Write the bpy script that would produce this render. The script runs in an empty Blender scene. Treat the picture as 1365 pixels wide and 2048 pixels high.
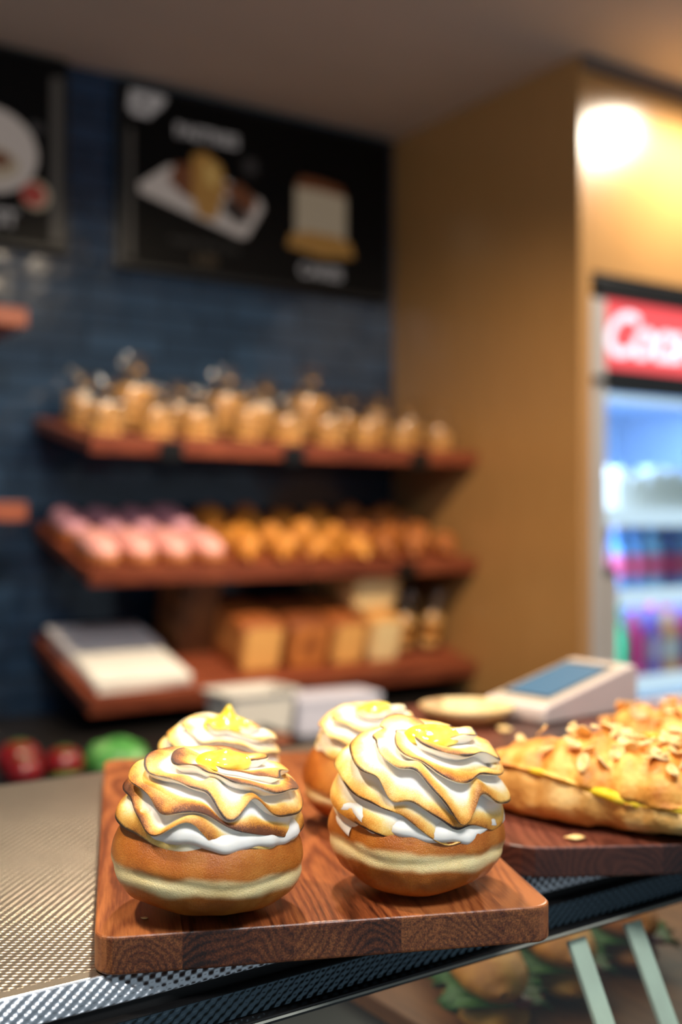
import bpy, bmesh, math, random
import numpy as np
from mathutils import Vector, Matrix, noise

scn = bpy.context.scene
col = scn.collection
PI = math.pi
H = 1.30                      # camera height above the floor
random.seed(7)

# ------------------------------------------------------------------ helpers
def lin(c):
    def f(v):
        v /= 255.0
        return v / 12.92 if v <= 0.04045 else ((v + 0.055) / 1.055) ** 2.4
    return (f(c[0]), f(c[1]), f(c[2]), 1.0)

def link(o, parent=None):
    col.objects.link(o)
    if parent is not None:
        o.parent = parent
    return o

def mesh_obj(name, verts, faces, mat=None, parent=None, smooth=True, uvs=None):
    me = bpy.data.meshes.new(name)
    me.from_pydata([tuple(v) for v in verts], [], [tuple(f) for f in faces])
    if uvs is not None:
        ul = me.uv_layers.new(name='UVMap')
        for lp in me.loops:
            ul.data[lp.index].uv = uvs[lp.vertex_index]
    me.update()
    if smooth:
        me.polygons.foreach_set('use_smooth', [True] * len(me.polygons))
    if mat:
        me.materials.append(mat)
    return link(bpy.data.objects.new(name, me), parent)

def bm_obj(name, bm, mat=None, parent=None, smooth=False):
    me = bpy.data.meshes.new(name)
    bm.normal_update()
    bm.to_mesh(me)
    bm.free()
    if smooth:
        me.polygons.foreach_set('use_smooth', [True] * len(me.polygons))
    if mat:
        me.materials.append(mat)
    return link(bpy.data.objects.new(name, me), parent)

def set_attr(o, name, vals):
    a = o.data.attributes.new(name, 'FLOAT', 'POINT')
    a.data.foreach_set('value', np.asarray(vals, dtype=np.float32))

def bm_box(bm, x0, x1, y0, y1, z0, z1, bevel=0.0, seg=2):
    g = bmesh.ops.create_cube(bm, size=1.0)
    vs = g['verts']
    for v in vs:
        v.co = Vector(((x0 + x1) / 2 + v.co.x * (x1 - x0), (y0 + y1) / 2 + v.co.y * (y1 - y0), (z0 + z1) / 2 + v.co.z * (z1 - z0)))
    if bevel > 0:
        es = list({e for v in vs for e in v.link_edges})
        bmesh.ops.bevel(bm, geom=es, offset=bevel, segments=seg, profile=0.5, affect='EDGES')
    return bm

def box(name, x0, x1, y0, y1, z0, z1, mat, parent=None, bevel=0.0, seg=2):
    bm = bmesh.new()
    bm_box(bm, x0, x1, y0, y1, z0, z1, bevel, seg)
    return bm_obj(name, bm, mat, parent)

def lathe(name, prof, mat, parent=None, n=40, smooth=True):
    """prof: list of (r, z) from bottom to top."""
    verts, faces = [], []
    for (r, z) in prof:
        for i in range(n):
            a = 2 * PI * i / n
            verts.append((r * math.cos(a), r * math.sin(a), z))
    m = len(prof)
    for j in range(m - 1):
        for i in range(n):
            faces.append((j * n + i, j * n + (i + 1) % n, (j + 1) * n + (i + 1) % n, (j + 1) * n + i))
    if prof[0][0] > 1e-6:
        faces.append(tuple(reversed(range(n))))
    if prof[-1][0] > 1e-6:
        faces.append(tuple((m - 1) * n + i for i in range(n)))
    return mesh_obj(name, verts, faces, mat, parent, smooth)

def prism_xz(name, pts, y0, y1, mat, parent=None):
    """outline in (x, z), extruded along y."""
    n = len(pts)
    verts = [(p[0], y0, p[1]) for p in pts] + [(p[0], y1, p[1]) for p in pts]
    faces = [tuple(range(n)), tuple(reversed(range(n, 2 * n)))]
    for i in range(n):
        j = (i + 1) % n
        faces.append((i, i + n, j + n, j))
    bm = bmesh.new()
    me = bpy.data.meshes.new(name)
    me.from_pydata(verts, [], faces)
    bm.from_mesh(me)
    bmesh.ops.recalc_face_normals(bm, faces=bm.faces)
    bm.to_mesh(me)
    bm.free()
    if mat:
        me.materials.append(mat)
    return link(bpy.data.objects.new(name, me), parent)

def tag(o, label=None, cat=None, group=None, kind=None):
    if label: o['label'] = label
    if cat: o['category'] = cat
    if group: o['group'] = group
    if kind: o['kind'] = kind
    return o

def empty(name, loc, label, cat, group=None, rot=(0, 0, 0)):
    o = bpy.data.objects.new(name, None)
    o.empty_display_size = 0.02
    o.location = loc
    o.rotation_euler = rot
    link(o)
    return tag(o, label, cat, group)

def copy_tree(o, parent=None):
    c = o.copy()
    col.objects.link(c)
    if parent is not None:
        c.parent = parent
    for ch in list(o.children):
        copy_tree(ch, c)
    return c

def text_mesh(name, body, size, mat, parent, shear=0.0, offset=0.0, extrude=0.0006, space=1.0):
    cu = bpy.data.curves.new('tmp_text', 'FONT')
    cu.body = body
    cu.size = size
    cu.shear = shear
    cu.offset = offset
    cu.extrude = extrude
    cu.align_x = 'CENTER'
    cu.align_y = 'CENTER'
    cu.space_character = space
    t = bpy.data.objects.new('tmp_text', cu)
    col.objects.link(t)
    dg = bpy.context.evaluated_depsgraph_get()
    me = bpy.data.meshes.new_from_object(t.evaluated_get(dg))
    bpy.data.objects.remove(t)
    bpy.data.curves.remove(cu)
    me.name = name
    me.materials.clear()
    me.materials.append(mat)
    return link(bpy.data.objects.new(name, me), parent)

# ------------------------------------------------------------------ materials
def new_mat(name):
    m = bpy.data.materials.new(name)
    m.use_nodes = True
    nt = m.node_tree
    b = nt.nodes['Principled BSDF']
    return m, nt, b

def N(nt, typ, **kw):
    n = nt.nodes.new(typ)
    for k, v in kw.items():
        setattr(n, k, v)
    return n

def L(nt, a, b):
    nt.links.new(a, b)

def math_node(nt, op, a=None, b=None, clamp=False):
    n = nt.nodes.new('ShaderNodeMath')
    n.operation = op
    n.use_clamp = clamp
    for i, v in enumerate((a, b)):
        if v is None: continue
        if hasattr(v, 'is_output'): L(nt, v, n.inputs[i])
        else: n.inputs[i].default_value = v
    return n.outputs[0]

def ramp(nt, fac, stops, interp='LINEAR'):
    r = nt.nodes.new('ShaderNodeValToRGB')
    r.color_ramp.interpolation = interp
    els = r.color_ramp.elements
    while len(els) > 1: els.remove(els[-1])
    els[0].position = stops[0][0]; els[0].color = stops[0][1]
    for p, c in stops[1:]:
        e = els.new(p); e.color = c
    L(nt, fac, r.inputs[0])
    return r.outputs[0]

def noise_tex(nt, vec, scale, detail=3, rough=0.55):
    n = nt.nodes.new('ShaderNodeTexNoise')
    n.inputs['Scale'].default_value = scale
    n.inputs['Detail'].default_value = detail
    n.inputs['Roughness'].default_value = rough
    if vec is not None: L(nt, vec, n.inputs['Vector'])
    return n.outputs['Fac']

def objcoord(nt):
    return nt.nodes.new('ShaderNodeTexCoord').outputs['Object']

def bump(nt, b, h, dist, strength=1.0):
    n = nt.nodes.new('ShaderNodeBump')
    n.inputs['Distance'].default_value = dist
    n.inputs['Strength'].default_value = strength
    L(nt, h, n.inputs['Height'])
    L(nt, n.outputs[0], b.inputs['Normal'])
    return n

def flat(name, rgb, rough=0.5, metal=0.0, nscale=30, namt=0.12, bump_d=0.0, spec=None, coat=0.0):
    """procedural single-colour material with a little mottling."""
    m, nt, b = new_mat(name)
    c = lin(rgb)
    f = noise_tex(nt, objcoord(nt), nscale, 3)
    lo = tuple(max(0, x * (1 - namt)) for x in c[:3]) + (1,)
    hi = tuple(min(1, x * (1 + namt)) for x in c[:3]) + (1,)
    L(nt, ramp(nt, f, [(0.3, lo), (0.7, hi)]), b.inputs['Base Color'])
    b.inputs['Roughness'].default_value = rough
    b.inputs['Metallic'].default_value = metal
    if spec is not None: b.inputs['Specular IOR Level'].default_value = spec
    if coat: b.inputs['Coat Weight'].default_value = coat
    if bump_d: bump(nt, b, f, bump_d)
    return m

def emit(name, rgb, strength):
    m, nt, b = new_mat(name)
    b.inputs['Base Color'].default_value = (0.01, 0.01, 0.01, 1)
    b.inputs['Emission Color'].default_value = lin(rgb)
    b.inputs['Emission Strength'].default_value = strength
    b.inputs['Roughness'].default_value = 0.4
    return m

def wood_mat(name, dark, mid, light, stave=0.045, rough=0.42, ring=260, endgrain=0.45, along='y'):
    """staves of solid wood: growth rings run round the grain axis of each stave."""
    m, nt, b = new_mat(name)
    oc = objcoord(nt)
    sep = N(nt, 'ShaderNodeSeparateXYZ'); L(nt, oc, sep.inputs[0])
    ax, ay, az = sep.outputs
    if along == 'x': ax, ay = ay, ax
    # wobbly stave boundary
    s = math_node(nt, 'DIVIDE', ax, stave)
    s = math_node(nt, 'ADD', s, 10.37)
    idx = math_node(nt, 'FLOOR', s)
    wn = N(nt, 'ShaderNodeTexWhiteNoise', noise_dimensions='1D'); L(nt, idx, wn.inputs['W'])
    wsep = N(nt, 'ShaderNodeSeparateColor'); L(nt, wn.outputs['Color'], wsep.inputs[0])
    # ring centre per stave
    loc = math_node(nt, 'SUBTRACT', s, idx)
    cx = math_node(nt, 'MULTIPLY', math_node(nt, 'SUBTRACT', loc, wsep.outputs[0]), stave)
    cz = math_node(nt, 'ADD', az, math_node(nt, 'MULTIPLY', math_node(nt, 'SUBTRACT', wsep.outputs[1], 0.2), 0.05))
    # long-wavelength warp along the grain
    cmb = N(nt, 'ShaderNodeCombineXYZ')
    L(nt, math_node(nt, 'ADD', ax, math_node(nt, 'MULTIPLY', idx, 3.1)), cmb.inputs[0])
    L(nt, math_node(nt, 'MULTIPLY', ay, 0.18), cmb.inputs[1]); L(nt, az, cmb.inputs[2])
    wv = noise_tex(nt, cmb.outputs[0], 34, 1, 0.4)
    r = math_node(nt, 'SQRT', math_node(nt, 'ADD', math_node(nt, 'MULTIPLY', cx, cx), math_node(nt, 'MULTIPLY', cz, cz)))
    r = math_node(nt, 'ADD', r, math_node(nt, 'MULTIPLY', math_node(nt, 'SUBTRACT', wv, 0.5), 0.034))
    r = math_node(nt, 'ADD', r, math_node(nt, 'MULTIPLY', ay, math_node(nt, 'MULTIPLY', math_node(nt, 'SUBTRACT', wsep.outputs[2], 0.5), 0.12)))
    rr = math_node(nt, 'FRACT', math_node(nt, 'MULTIPLY', r, ring))
    band = math_node(nt, 'POWER', math_node(nt, 'ADD', 0.5, math_node(nt, 'MULTIPLY', 0.5, math_node(nt, 'SINE', math_node(nt, 'MULTIPLY', rr, 2 * PI)))), 1.6)
    # fine pores stretched along the grain
    cmb2 = N(nt, 'ShaderNodeCombineXYZ')
    L(nt, ax, cmb2.inputs[0]); L(nt, math_node(nt, 'MULTIPLY', ay, 0.06), cmb2.inputs[1]); L(nt, az, cmb2.inputs[2])
    pores = noise_tex(nt, cmb2.outputs[0], 900, 3, 0.7)
    big = noise_tex(nt, cmb.outputs[0], 22, 2)
    v = math_node(nt, 'MULTIPLY', band, 0.28)
    v = math_node(nt, 'ADD', v, math_node(nt, 'MULTIPLY', math_node(nt, 'SUBTRACT', pores, 0.5), 0.9))
    v = math_node(nt, 'ADD', v, math_node(nt, 'MULTIPLY', math_node(nt, 'SUBTRACT', big, 0.5), 1.3))
    v = math_node(nt, 'ADD', v, math_node(nt, 'MULTIPLY', math_node(nt, 'SUBTRACT', wsep.outputs[1], 0.5), 0.55))
    v = math_node(nt, 'SUBTRACT', 0.62, v)
    base = ramp(nt, v, [(0.05, lin(dark)), (0.45, lin(mid)), (0.9, lin(light))])
    # end grain drinks more oil and dries darker and greyer
    geo = N(nt, 'ShaderNodeTexCoord')
    nsep = N(nt, 'ShaderNodeSeparateXYZ'); L(nt, geo.outputs['Normal'], nsep.inputs[0])
    en = math_node(nt, 'ABSOLUTE', nsep.outputs[1 if along == 'y' else 0])
    en = math_node(nt, 'POWER', en, 3.0)
    mix = N(nt, 'ShaderNodeMix', data_type='RGBA', blend_type='MULTIPLY')
    L(nt, math_node(nt, 'MULTIPLY', en, 1.0, True), mix.inputs['Factor'])
    L(nt, base, mix.inputs['A'])
    speck = noise_tex(nt, oc, 1400, 2, 0.7)
    g = endgrain
    L(nt, ramp(nt, speck, [(0.42, (g * .55, g * .55, g * .58, 1)), (0.62, (g * 1.45, g * 1.55, g * 1.6, 1))]), mix.inputs['B'])
    L(nt, mix.outputs['Result'], b.inputs['Base Color'])
    b.inputs['Roughness'].default_value = rough
    h = math_node(nt, 'ADD', math_node(nt, 'MULTIPLY', pores, 0.6), math_node(nt, 'MULTIPLY', band, 0.3))
    bump(nt, b, h, 0.0003, 0.5)
    return m

M = {}
M['board'] = wood_mat('acacia_board', (48, 20, 10), (122, 62, 31), (172, 101, 53), 0.052, 0.34, 230, 0.42)
M['board_dark'] = wood_mat('walnut_board', (36, 15, 11), (80, 39, 29), (118, 64, 46), 0.06, 0.36, 200, 0.35)
M['shelf'] = wood_mat('shelf_wood', (66, 26, 16), (116, 54, 34), (146, 76, 48), 0.12, 0.45, 120, 0.7, along='x')
M['pale_wood'] = wood_mat('pale_wood', (170, 128, 76), (214, 176, 116), (232, 202, 148), 0.05, 0.5, 150, 0.8)
M['crate'] = wood_mat('crate_wood', (62, 34, 18), (112, 68, 36), (140, 90, 52), 0.08, 0.5, 120, 0.8)

def tile_mat():
    m, nt, b = new_mat('navy_glazed_tile')
    oc = objcoord(nt)
    sep = N(nt, 'ShaderNodeSeparateXYZ'); L(nt, oc, sep.inputs[0])
    cmb = N(nt, 'ShaderNodeCombineXYZ'); L(nt, sep.outputs[0], cmb.inputs[0]); L(nt, sep.outputs[2], cmb.inputs[1])
    br = N(nt, 'ShaderNodeTexBrick')
    L(nt, cmb.outputs[0], br.inputs['Vector'])
    br.inputs['Scale'].default_value = 1.0
    br.inputs['Brick Width'].default_value = 0.20
    br.inputs['Row Height'].default_value = 0.055
    br.inputs['Mortar Size'].default_value = 0.003
    br.inputs['Mortar Smooth'].default_value = 0.4
    br.inputs['Color1'].default_value = lin((26, 42, 62))
    br.inputs['Color2'].default_value = lin((38, 58, 82))
    br.inputs['Mortar'].default_value = lin((18, 26, 38))
    L(nt, br.outputs['Color'], b.inputs['Base Color'])
    b.inputs['Roughness'].default_value = 0.16
    n1 = noise_tex(nt, oc, 9, 2)
    h = math_node(nt, 'ADD', math_node(nt, 'MULTIPLY', br.outputs['Fac'], -1.0), math_node(nt, 'MULTIPLY', n1, 1.6))
    bump(nt, b, h, 0.004, 0.7)
    return m
M['tile'] = tile_mat()

def laminate():
    m, nt, b = new_mat('tan_laminate')
    oc = objcoord(nt)
    sep = N(nt, 'ShaderNodeSeparateXYZ'); L(nt, oc, sep.inputs[0])
    cmb = N(nt, 'ShaderNodeCombineXYZ')
    L(nt, math_node(nt, 'MULTIPLY', sep.outputs[0], 1.0), cmb.inputs[0]); L(nt, sep.outputs[1], cmb.inputs[1])
    L(nt, math_node(nt, 'MULTIPLY', sep.outputs[2], 0.04), cmb.inputs[2])
    f = noise_tex(nt, cmb.outputs[0], 160, 3)
    L(nt, ramp(nt, f, [(0.3, lin((164, 120, 70))), (0.7, lin((174, 130, 78)))]), b.inputs['Base Color'])
    b.inputs['Roughness'].default_value = 0.30
    b.inputs['Coat Weight'].default_value = 0.45
    b.inputs['Coat Roughness'].default_value = 0.24
    return m
M['laminate'] = laminate()
M['ceiling'] = flat('ceiling_paint', (224, 212, 196), 0.85, nscale=3, namt=0.04)
M['floor'] = flat('floor_tile', (70, 62, 56), 0.5, nscale=5, namt=0.2)
M['gap'] = flat('shadow_gap_grey', (104, 90, 82), 0.7, nscale=6, namt=0.05)
M['black'] = flat('black_metal', (16, 15, 15), 0.35, nscale=20, namt=0.2)
M['black_matte'] = flat('shadow_black', (8, 8, 8), 0.7, nscale=20, namt=0.2)
M['bench'] = flat('dark_bench', (30, 27, 26), 0.4, nscale=8, namt=0.3)
M['strip_pale'] = flat('pale_cream_strip', (250, 244, 224), 0.4, 0.0, nscale=60, namt=0.06)

def embossed(name, base, rough, depth):
    """rolled lozenge pattern on stainless sheet; UV is in metres along / across the sheet."""
    m, nt, b = new_mat(name)
    uv = N(nt, 'ShaderNodeUVMap'); uv.uv_map = 'UVMap'
    sep = N(nt, 'ShaderNodeSeparateXYZ'); L(nt, uv.outputs[0], sep.inputs[0])
    u = math_node(nt, 'MULTIPLY', sep.outputs[0], 2 * PI / 0.0062)
    v = math_node(nt, 'MULTIPLY', sep.outputs[1], 2 * PI / 0.0050)
    # skew the lattice a little, as on the sheet
    u2 = math_node(nt, 'ADD', u, math_node(nt, 'MULTIPLY', v, 0.22))
    h = math_node(nt, 'MULTIPLY', math_node(nt, 'COSINE', u2), math_node(nt, 'COSINE', v))
    h = math_node(nt, 'MULTIPLY', math_node(nt, 'POWER', math_node(nt, 'ABSOLUTE', h), 0.8), math_node(nt, 'SIGN', h))
    # a plain border near the fold: UV.y below 0.007 on the top sheet is smooth (mask in attribute)
    at = N(nt, 'ShaderNodeAttribute', attribute_name='plain')
    h = math_node(nt, 'MULTIPLY', h, math_node(nt, 'SUBTRACT', 1.0, at.outputs['Fac']))
    b.inputs['Metallic'].default_value = 1.0
    f = noise_tex(nt, uv.outputs[0], 60, 3)
    c = lin(base)
    L(nt, ramp(nt, f, [(0.3, tuple(x * .9 for x in c[:3]) + (1,)), (0.7, c)]), b.inputs['Base Color'])
    b.inputs['Roughness'].default_value = rough
    bump(nt, b, h, depth, 1.0)
    return m
M['steel'] = embossed('embossed_steel', (226, 212, 190), 0.33, 0.00022)
M['steel_lip'] = embossed('embossed_steel_edge', (196, 200, 204), 0.30, 0.00030)
M['steel_shaded'] = embossed('embossed_steel_shaded', (72, 86, 94), 0.25, 0.00034)

def glass_mat(name, tint=(235, 242, 240), rough=0.0, ior=1.45, refl=1.0):
    m, nt, b = new_mat(name)
    nt.nodes.remove(b)
    out = [n for n in nt.nodes if n.type == 'OUTPUT_MATERIAL'][0]
    tr = N(nt, 'ShaderNodeBsdfTransparent'); tr.inputs[0].default_value = lin(tint)
    gl = N(nt, 'ShaderNodeBsdfGlossy'); gl.inputs['Roughness'].default_value = rough
    lw = N(nt, 'ShaderNodeLayerWeight'); lw.inputs[0].default_value = 0.5
    f0 = ((ior - 1) / (ior + 1)) ** 2
    sch = math_node(nt, 'ADD', f0, math_node(nt, 'MULTIPLY', math_node(nt, 'POWER', lw.outputs['Facing'], 5.0), 1 - f0))
    sp = noise_tex(nt, objcoord(nt), 400, 2)
    fac = math_node(nt, 'MULTIPLY', sch, math_node(nt, 'ADD', refl, math_node(nt, 'MULTIPLY', sp, 0.05)))
    mx = N(nt, 'ShaderNodeMixShader')
    L(nt, fac, mx.inputs[0]); L(nt, tr.outputs[0], mx.inputs[1]); L(nt, gl.outputs[0], mx.inputs[2])
    L(nt, mx.outputs[0], out.inputs['Surface'])
    return m
M['glass'] = glass_mat('clear_glass')
M['film'] = glass_mat('clear_film', (250, 249, 247), 0.22, 1.5, 2.2)
M['glass_edge'] = flat('ground_glass_edge', (150, 150, 138), 0.35, nscale=50, namt=0.1)

def meringue_mat(name, strength):
    m, nt, b = new_mat(name)
    at = N(nt, 'ShaderNodeAttribute', attribute_name='toast')
    ed = N(nt, 'ShaderNodeAttribute', attribute_name='char')
    oc = objcoord(nt)
    n1 = noise_tex(nt, oc, 85, 3)
    sp = noise_tex(nt, oc, 2600, 2, 0.7)
    t = math_node(nt, 'MULTIPLY', at.outputs['Fac'], strength)
    t = math_node(nt, 'MULTIPLY', t, math_node(nt, 'ADD', 0.35, math_node(nt, 'MULTIPLY', n1, 1.3)))
    # toasted skin is grainy: tiny darker specks where it is brown
    spk = math_node(nt, 'MULTIPLY', math_node(nt, 'SUBTRACT', sp, 0.5), math_node(nt, 'MULTIPLY', t, 1.35))
    t = math_node(nt, 'ADD', t, spk)
    e = math_node(nt, 'MULTIPLY', ed.outputs['Fac'], math_node(nt, 'ADD', 0.35, math_node(nt, 'MULTIPLY', noise_tex(nt, oc, 130, 3), 1.2)))
    e = math_node(nt, 'ADD', e, math_node(nt, 'MULTIPLY', math_node(nt, 'SUBTRACT', sp, 0.5), math_node(nt, 'MULTIPLY', e, 0.8)))
    c = ramp(nt, t, [(0.0, lin((250, 244, 236))), (0.16, lin((251, 236, 206))), (0.34, lin((248, 204, 112))), (0.58, lin((224, 150, 54))),
                     (0.84, lin((166, 94, 28))), (1.0, lin((104, 52, 16)))])
    mix = N(nt, 'ShaderNodeMix', data_type='RGBA')
    ef = ramp(nt, e, [(0.25, (0, 0, 0, 1)), (0.75, (1, 1, 1, 1))])
    L(nt, ef, mix.inputs['Factor']); L(nt, c, mix.inputs['A'])
    mix.inputs['B'].default_value = lin((44, 22, 12))
    L(nt, mix.outputs['Result'], b.inputs['Base Color'])
    b.inputs['Roughness'].default_value = 0.42
    b.inputs['Subsurface Weight'].default_value = 0.22
    b.inputs['Subsurface Radius'].default_value = (1.0, 0.8, 0.6)
    b.inputs['Subsurface Scale'].default_value = 0.003
    bump(nt, b, math_node(nt, 'MULTIPLY', sp, t), 0.0002, 0.8)
    return m
M['meringue'] = meringue_mat('toasted_meringue', 1.0)

def dough_mat(name='fried_dough', zc=0.0214, hw=0.0050):
    m, nt, b = new_mat(name)
    oc = objcoord(nt)
    sep = N(nt, 'ShaderNodeSeparateXYZ'); L(nt, oc, sep.inputs[0])
    n1 = noise_tex(nt, oc, 55, 4, 0.6)
    n2 = noise_tex(nt, oc, 26, 2)
    z = math_node(nt, 'ADD', sep.outputs[2], math_node(nt, 'MULTIPLY', math_node(nt, 'SUBTRACT', n2, 0.5), 0.0085))
    z = math_node(nt, 'ADD', z, math_node(nt, 'MULTIPLY', math_node(nt, 'SUBTRACT', n1, 0.5), 0.003))
    d = math_node(nt, 'ABSOLUTE', math_node(nt, 'SUBTRACT', z, zc))
    d = math_node(nt, 'DIVIDE', d, hw * 1.15)
    sp = noise_tex(nt, oc, 1700, 2, 0.7)
    mot = noise_tex(nt, oc, 34, 4, 0.6)
    brown = ramp(nt, math_node(nt, 'ADD', math_node(nt, 'MULTIPLY', mot, 0.75), math_node(nt, 'MULTIPLY', sp, 0.3)),
                 [(0.25, lin((118, 54, 12))), (0.5, lin((180, 98, 28))), (0.8, lin((220, 148, 64)))])
    pale = ramp(nt, mot, [(0.3, lin((244, 208, 136))), (0.7, lin((255, 234, 176)))])
    mix = N(nt, 'ShaderNodeMix', data_type='RGBA')
    L(nt, ramp(nt, d, [(0.35, (0, 0, 0, 1)), (0.62, (.28, .28, .28, 1)), (0.8, (.75, .75, .75, 1)), (1.0, (1, 1, 1, 1))]), mix.inputs['Factor'])
    L(nt, pale, mix.inputs['A']); L(nt, brown, mix.inputs['B'])
    L(nt, mix.outputs['Result'], b.inputs['Base Color'])
    b.inputs['Roughness'].default_value = 0.30
    b.inputs['Subsurface Weight'].default_value = 0.08
    b.inputs['Subsurface Radius'].default_value = (1.0, 0.5, 0.25)
    b.inputs['Subsurface Scale'].default_value = 0.003
    h = math_node(nt, 'ADD', math_node(nt, 'MULTIPLY', sp, 0.6), math_node(nt, 'MULTIPLY', noise_tex(nt, oc, 420, 3), 0.25))
    bump(nt, b, h, 0.0006, 1.0)
    return m
M['dough'] = dough_mat()

def curd():
    m, nt, b = new_mat('lemon_curd')
    f = noise_tex(nt, objcoord(nt), 120, 2)
    L(nt, ramp(nt, f, [(0.3, lin((252, 206, 48))), (0.7, lin((255, 230, 104)))]), b.inputs['Base Color'])
    b.inputs['Roughness'].default_value = 0.12
    b.inputs['Subsurface Weight'].default_value = 0.4
    b.inputs['Subsurface Radius'].default_value = (1.0, 0.75, 0.2)
    b.inputs['Subsurface Scale'].default_value = 0.006
    bump(nt, b, noise_tex(nt, objcoord(nt), 260, 2), 0.0006, 0.6)
    return m
M['curd'] = curd()

def baked(name, dark, mid, light, scale=45, bd=0.0012, rough=0.55):
    m, nt, b = new_mat(name)
    oc = objcoord(nt)
    f = noise_tex(nt, oc, scale, 4, 0.6)
    L(nt, ramp(nt, f, [(0.3, lin(dark)), (0.5, lin(mid)), (0.7, lin(light))]), b.inputs['Base Color'])
    b.inputs['Roughness'].default_value = rough
    bump(nt, b, noise_tex(nt, oc, scale * 6, 3), bd, 0.7)
    return m
M['pastry'] = baked('flaky_pastry', (186, 104, 32), (222, 148, 58), (242, 190, 96), 46)
M['pastry_low'] = baked('flaky_pastry_base', (206, 136, 58), (232, 172, 90), (246, 208, 136), 36)
M['flake'] = baked('almond_flake', (216, 168, 96), (238, 200, 132), (250, 224, 168), 60)
M['custard'] = baked('custard', (236, 184, 20), (250, 208, 40), (255, 226, 90), 50, 0.0004, 0.3)
M['croissant'] = baked('golden_croissant', (150, 80, 22), (206, 134, 44), (236, 178, 78), 22, 0.002)
M['croissant_brown'] = baked('brown_pastry', (112, 56, 18), (168, 96, 36), (206, 132, 60), 22, 0.002)
M['biscuit'] = baked('golden_biscuit', (190, 126, 56), (222, 166, 90), (240, 200, 130), 60)
M['bun'] = baked('soft_bun', (150, 84, 40), (184, 112, 60), (206, 138, 84), 18)
M['icing'] = flat('pink_icing', (232, 164, 156), 0.4, nscale=30, namt=0.06)
M['icing_mauve'] = flat('mauve_icing', (204, 146, 160), 0.4, nscale=30, namt=0.06)

def loaf_mat(name, crust, crumb):
    m, nt, b = new_mat(name)
    at = N(nt, 'ShaderNodeAttribute', attribute_name='crust')
    oc = objcoord(nt)
    f = math_node(nt, 'ADD', at.outputs['Fac'], math_node(nt, 'MULTIPLY', math_node(nt, 'SUBTRACT', noise_tex(nt, oc, 30, 3), 0.5), 0.5))
    L(nt, ramp(nt, f, [(0.1, lin(crumb)), (0.45, lin(tuple((a + c) / 2 for a, c in zip(crust, crumb)))), (0.9, lin(crust))]), b.inputs['Base Color'])
    b.inputs['Roughness'].default_value = 0.6
    bump(nt, b, noise_tex(nt, oc, 140, 3), 0.002, 0.6)
    return m
M['loaf'] = loaf_mat('tin_loaf', (150, 80, 32), (238, 176, 98))
M['loaf_dark'] = loaf_mat('dark_tin_loaf', (126, 64, 26), (210, 128, 60))
M['loaf_pale'] = loaf_mat('pale_tin_loaf', (206, 150, 84), (244, 214, 156))
M['paper'] = flat('white_paper', (232, 228, 220), 0.7, nscale=12, namt=0.03)
M['paper_grey'] = flat('sleeve_paper', (236, 230, 232), 0.7, nscale=12, namt=0.03)  # off-white sleeve, slightly cooler than the sheets
M['tub'] = flat('white_plastic', (216, 212, 204), 0.35, nscale=10, namt=0.03)
M['lilac'] = flat('pale_lilac_card', (196, 196, 212), 0.5, nscale=10, namt=0.03)
M['terminal'] = flat('cream_plastic', (222, 202, 190), 0.38, nscale=20, namt=0.02)
M['terminal_top'] = flat('cream_plastic_top', (196, 178, 154), 0.30, nscale=20, namt=0.02)
M['terminal_side'] = flat('dark_bezel', (50, 62, 74), 0.2, nscale=20, namt=0.05)
M['tomato'] = flat('red_skin', (120, 18, 24), 0.25, nscale=14, namt=0.3)
M['leaf'] = flat('green_leaf', (62, 104, 46), 0.45, nscale=30, namt=0.4, bump_d=0.002)
def cabbage():
    m, nt, b = new_mat('pale_cabbage')
    oc = objcoord(nt)
    f = noise_tex(nt, oc, 26, 4, 0.6)
    L(nt, ramp(nt, f, [(0.38, lin((34, 120, 40))), (0.55, lin((96, 160, 84))), (0.68, lin((160, 190, 140)))]), b.inputs['Base Color'])
    b.inputs['Roughness'].default_value = 0.4
    bump(nt, b, f, 0.006, 0.7)
    return m
M['cabbage'] = cabbage()
M['stem'] = flat('green_stem', (60, 100, 40), 0.5)
M['fridge_grey'] = flat('fridge_grey', (186, 180, 176), 0.35, 0.2, nscale=6, namt=0.03)
M['fridge_white'] = flat('fridge_white', (206, 218, 236), 0.4, nscale=6, namt=0.02)

# ------------------------------------------------------------------ setting
def struct(o):
    o['kind'] = 'structure'
    return o
WX = 1.92          # tan return wall
WY = 2.55          # tiled back wall
CY = 1.826         # face of the fridge surround
CZ = 2.384         # ceiling
struct(box('floor', -1.6, 4.6, -0.4, 2.75, -0.06, 0.0, M['floor']))
struct(box('ceiling', -1.6, 4.6, -0.4, 2.75, CZ, CZ + 0.06, M['ceiling']))
struct(box('wall_back', -1.6, WX, WY, WY + 0.12, 0.0, CZ, M['tile']))
struct(box('wall_right', WX, 1.957, CY, WY + 0.12, 0.0, CZ, M['laminate'], bevel=0.002))
HEAD = 1.885
struct(box('wall_front', 1.957, 4.6, CY, CY + 0.05, HEAD, 2.352, M['laminate']))
struct(box('gap_shade_1', 1.957, 4.6, CY + 0.012, CY + 0.05, 2.352, CZ, M['gap']))  # both grey strips carry the shadow of the ceiling gap as colour
struct(box('gap_shade_2', WX + 0.003, 4.6, CY - 0.016, CY - 0.0005, CZ - 0.030, CZ, M['gap']))
struct(box('wall_side', 2.80, 4.6, CY, CY + 0.05, 0.0, HEAD, M['laminate']))
struct(box('baseboard_right', WX - 0.012, WX, CY, WY, 0.0, 0.10, M['black']))

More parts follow.
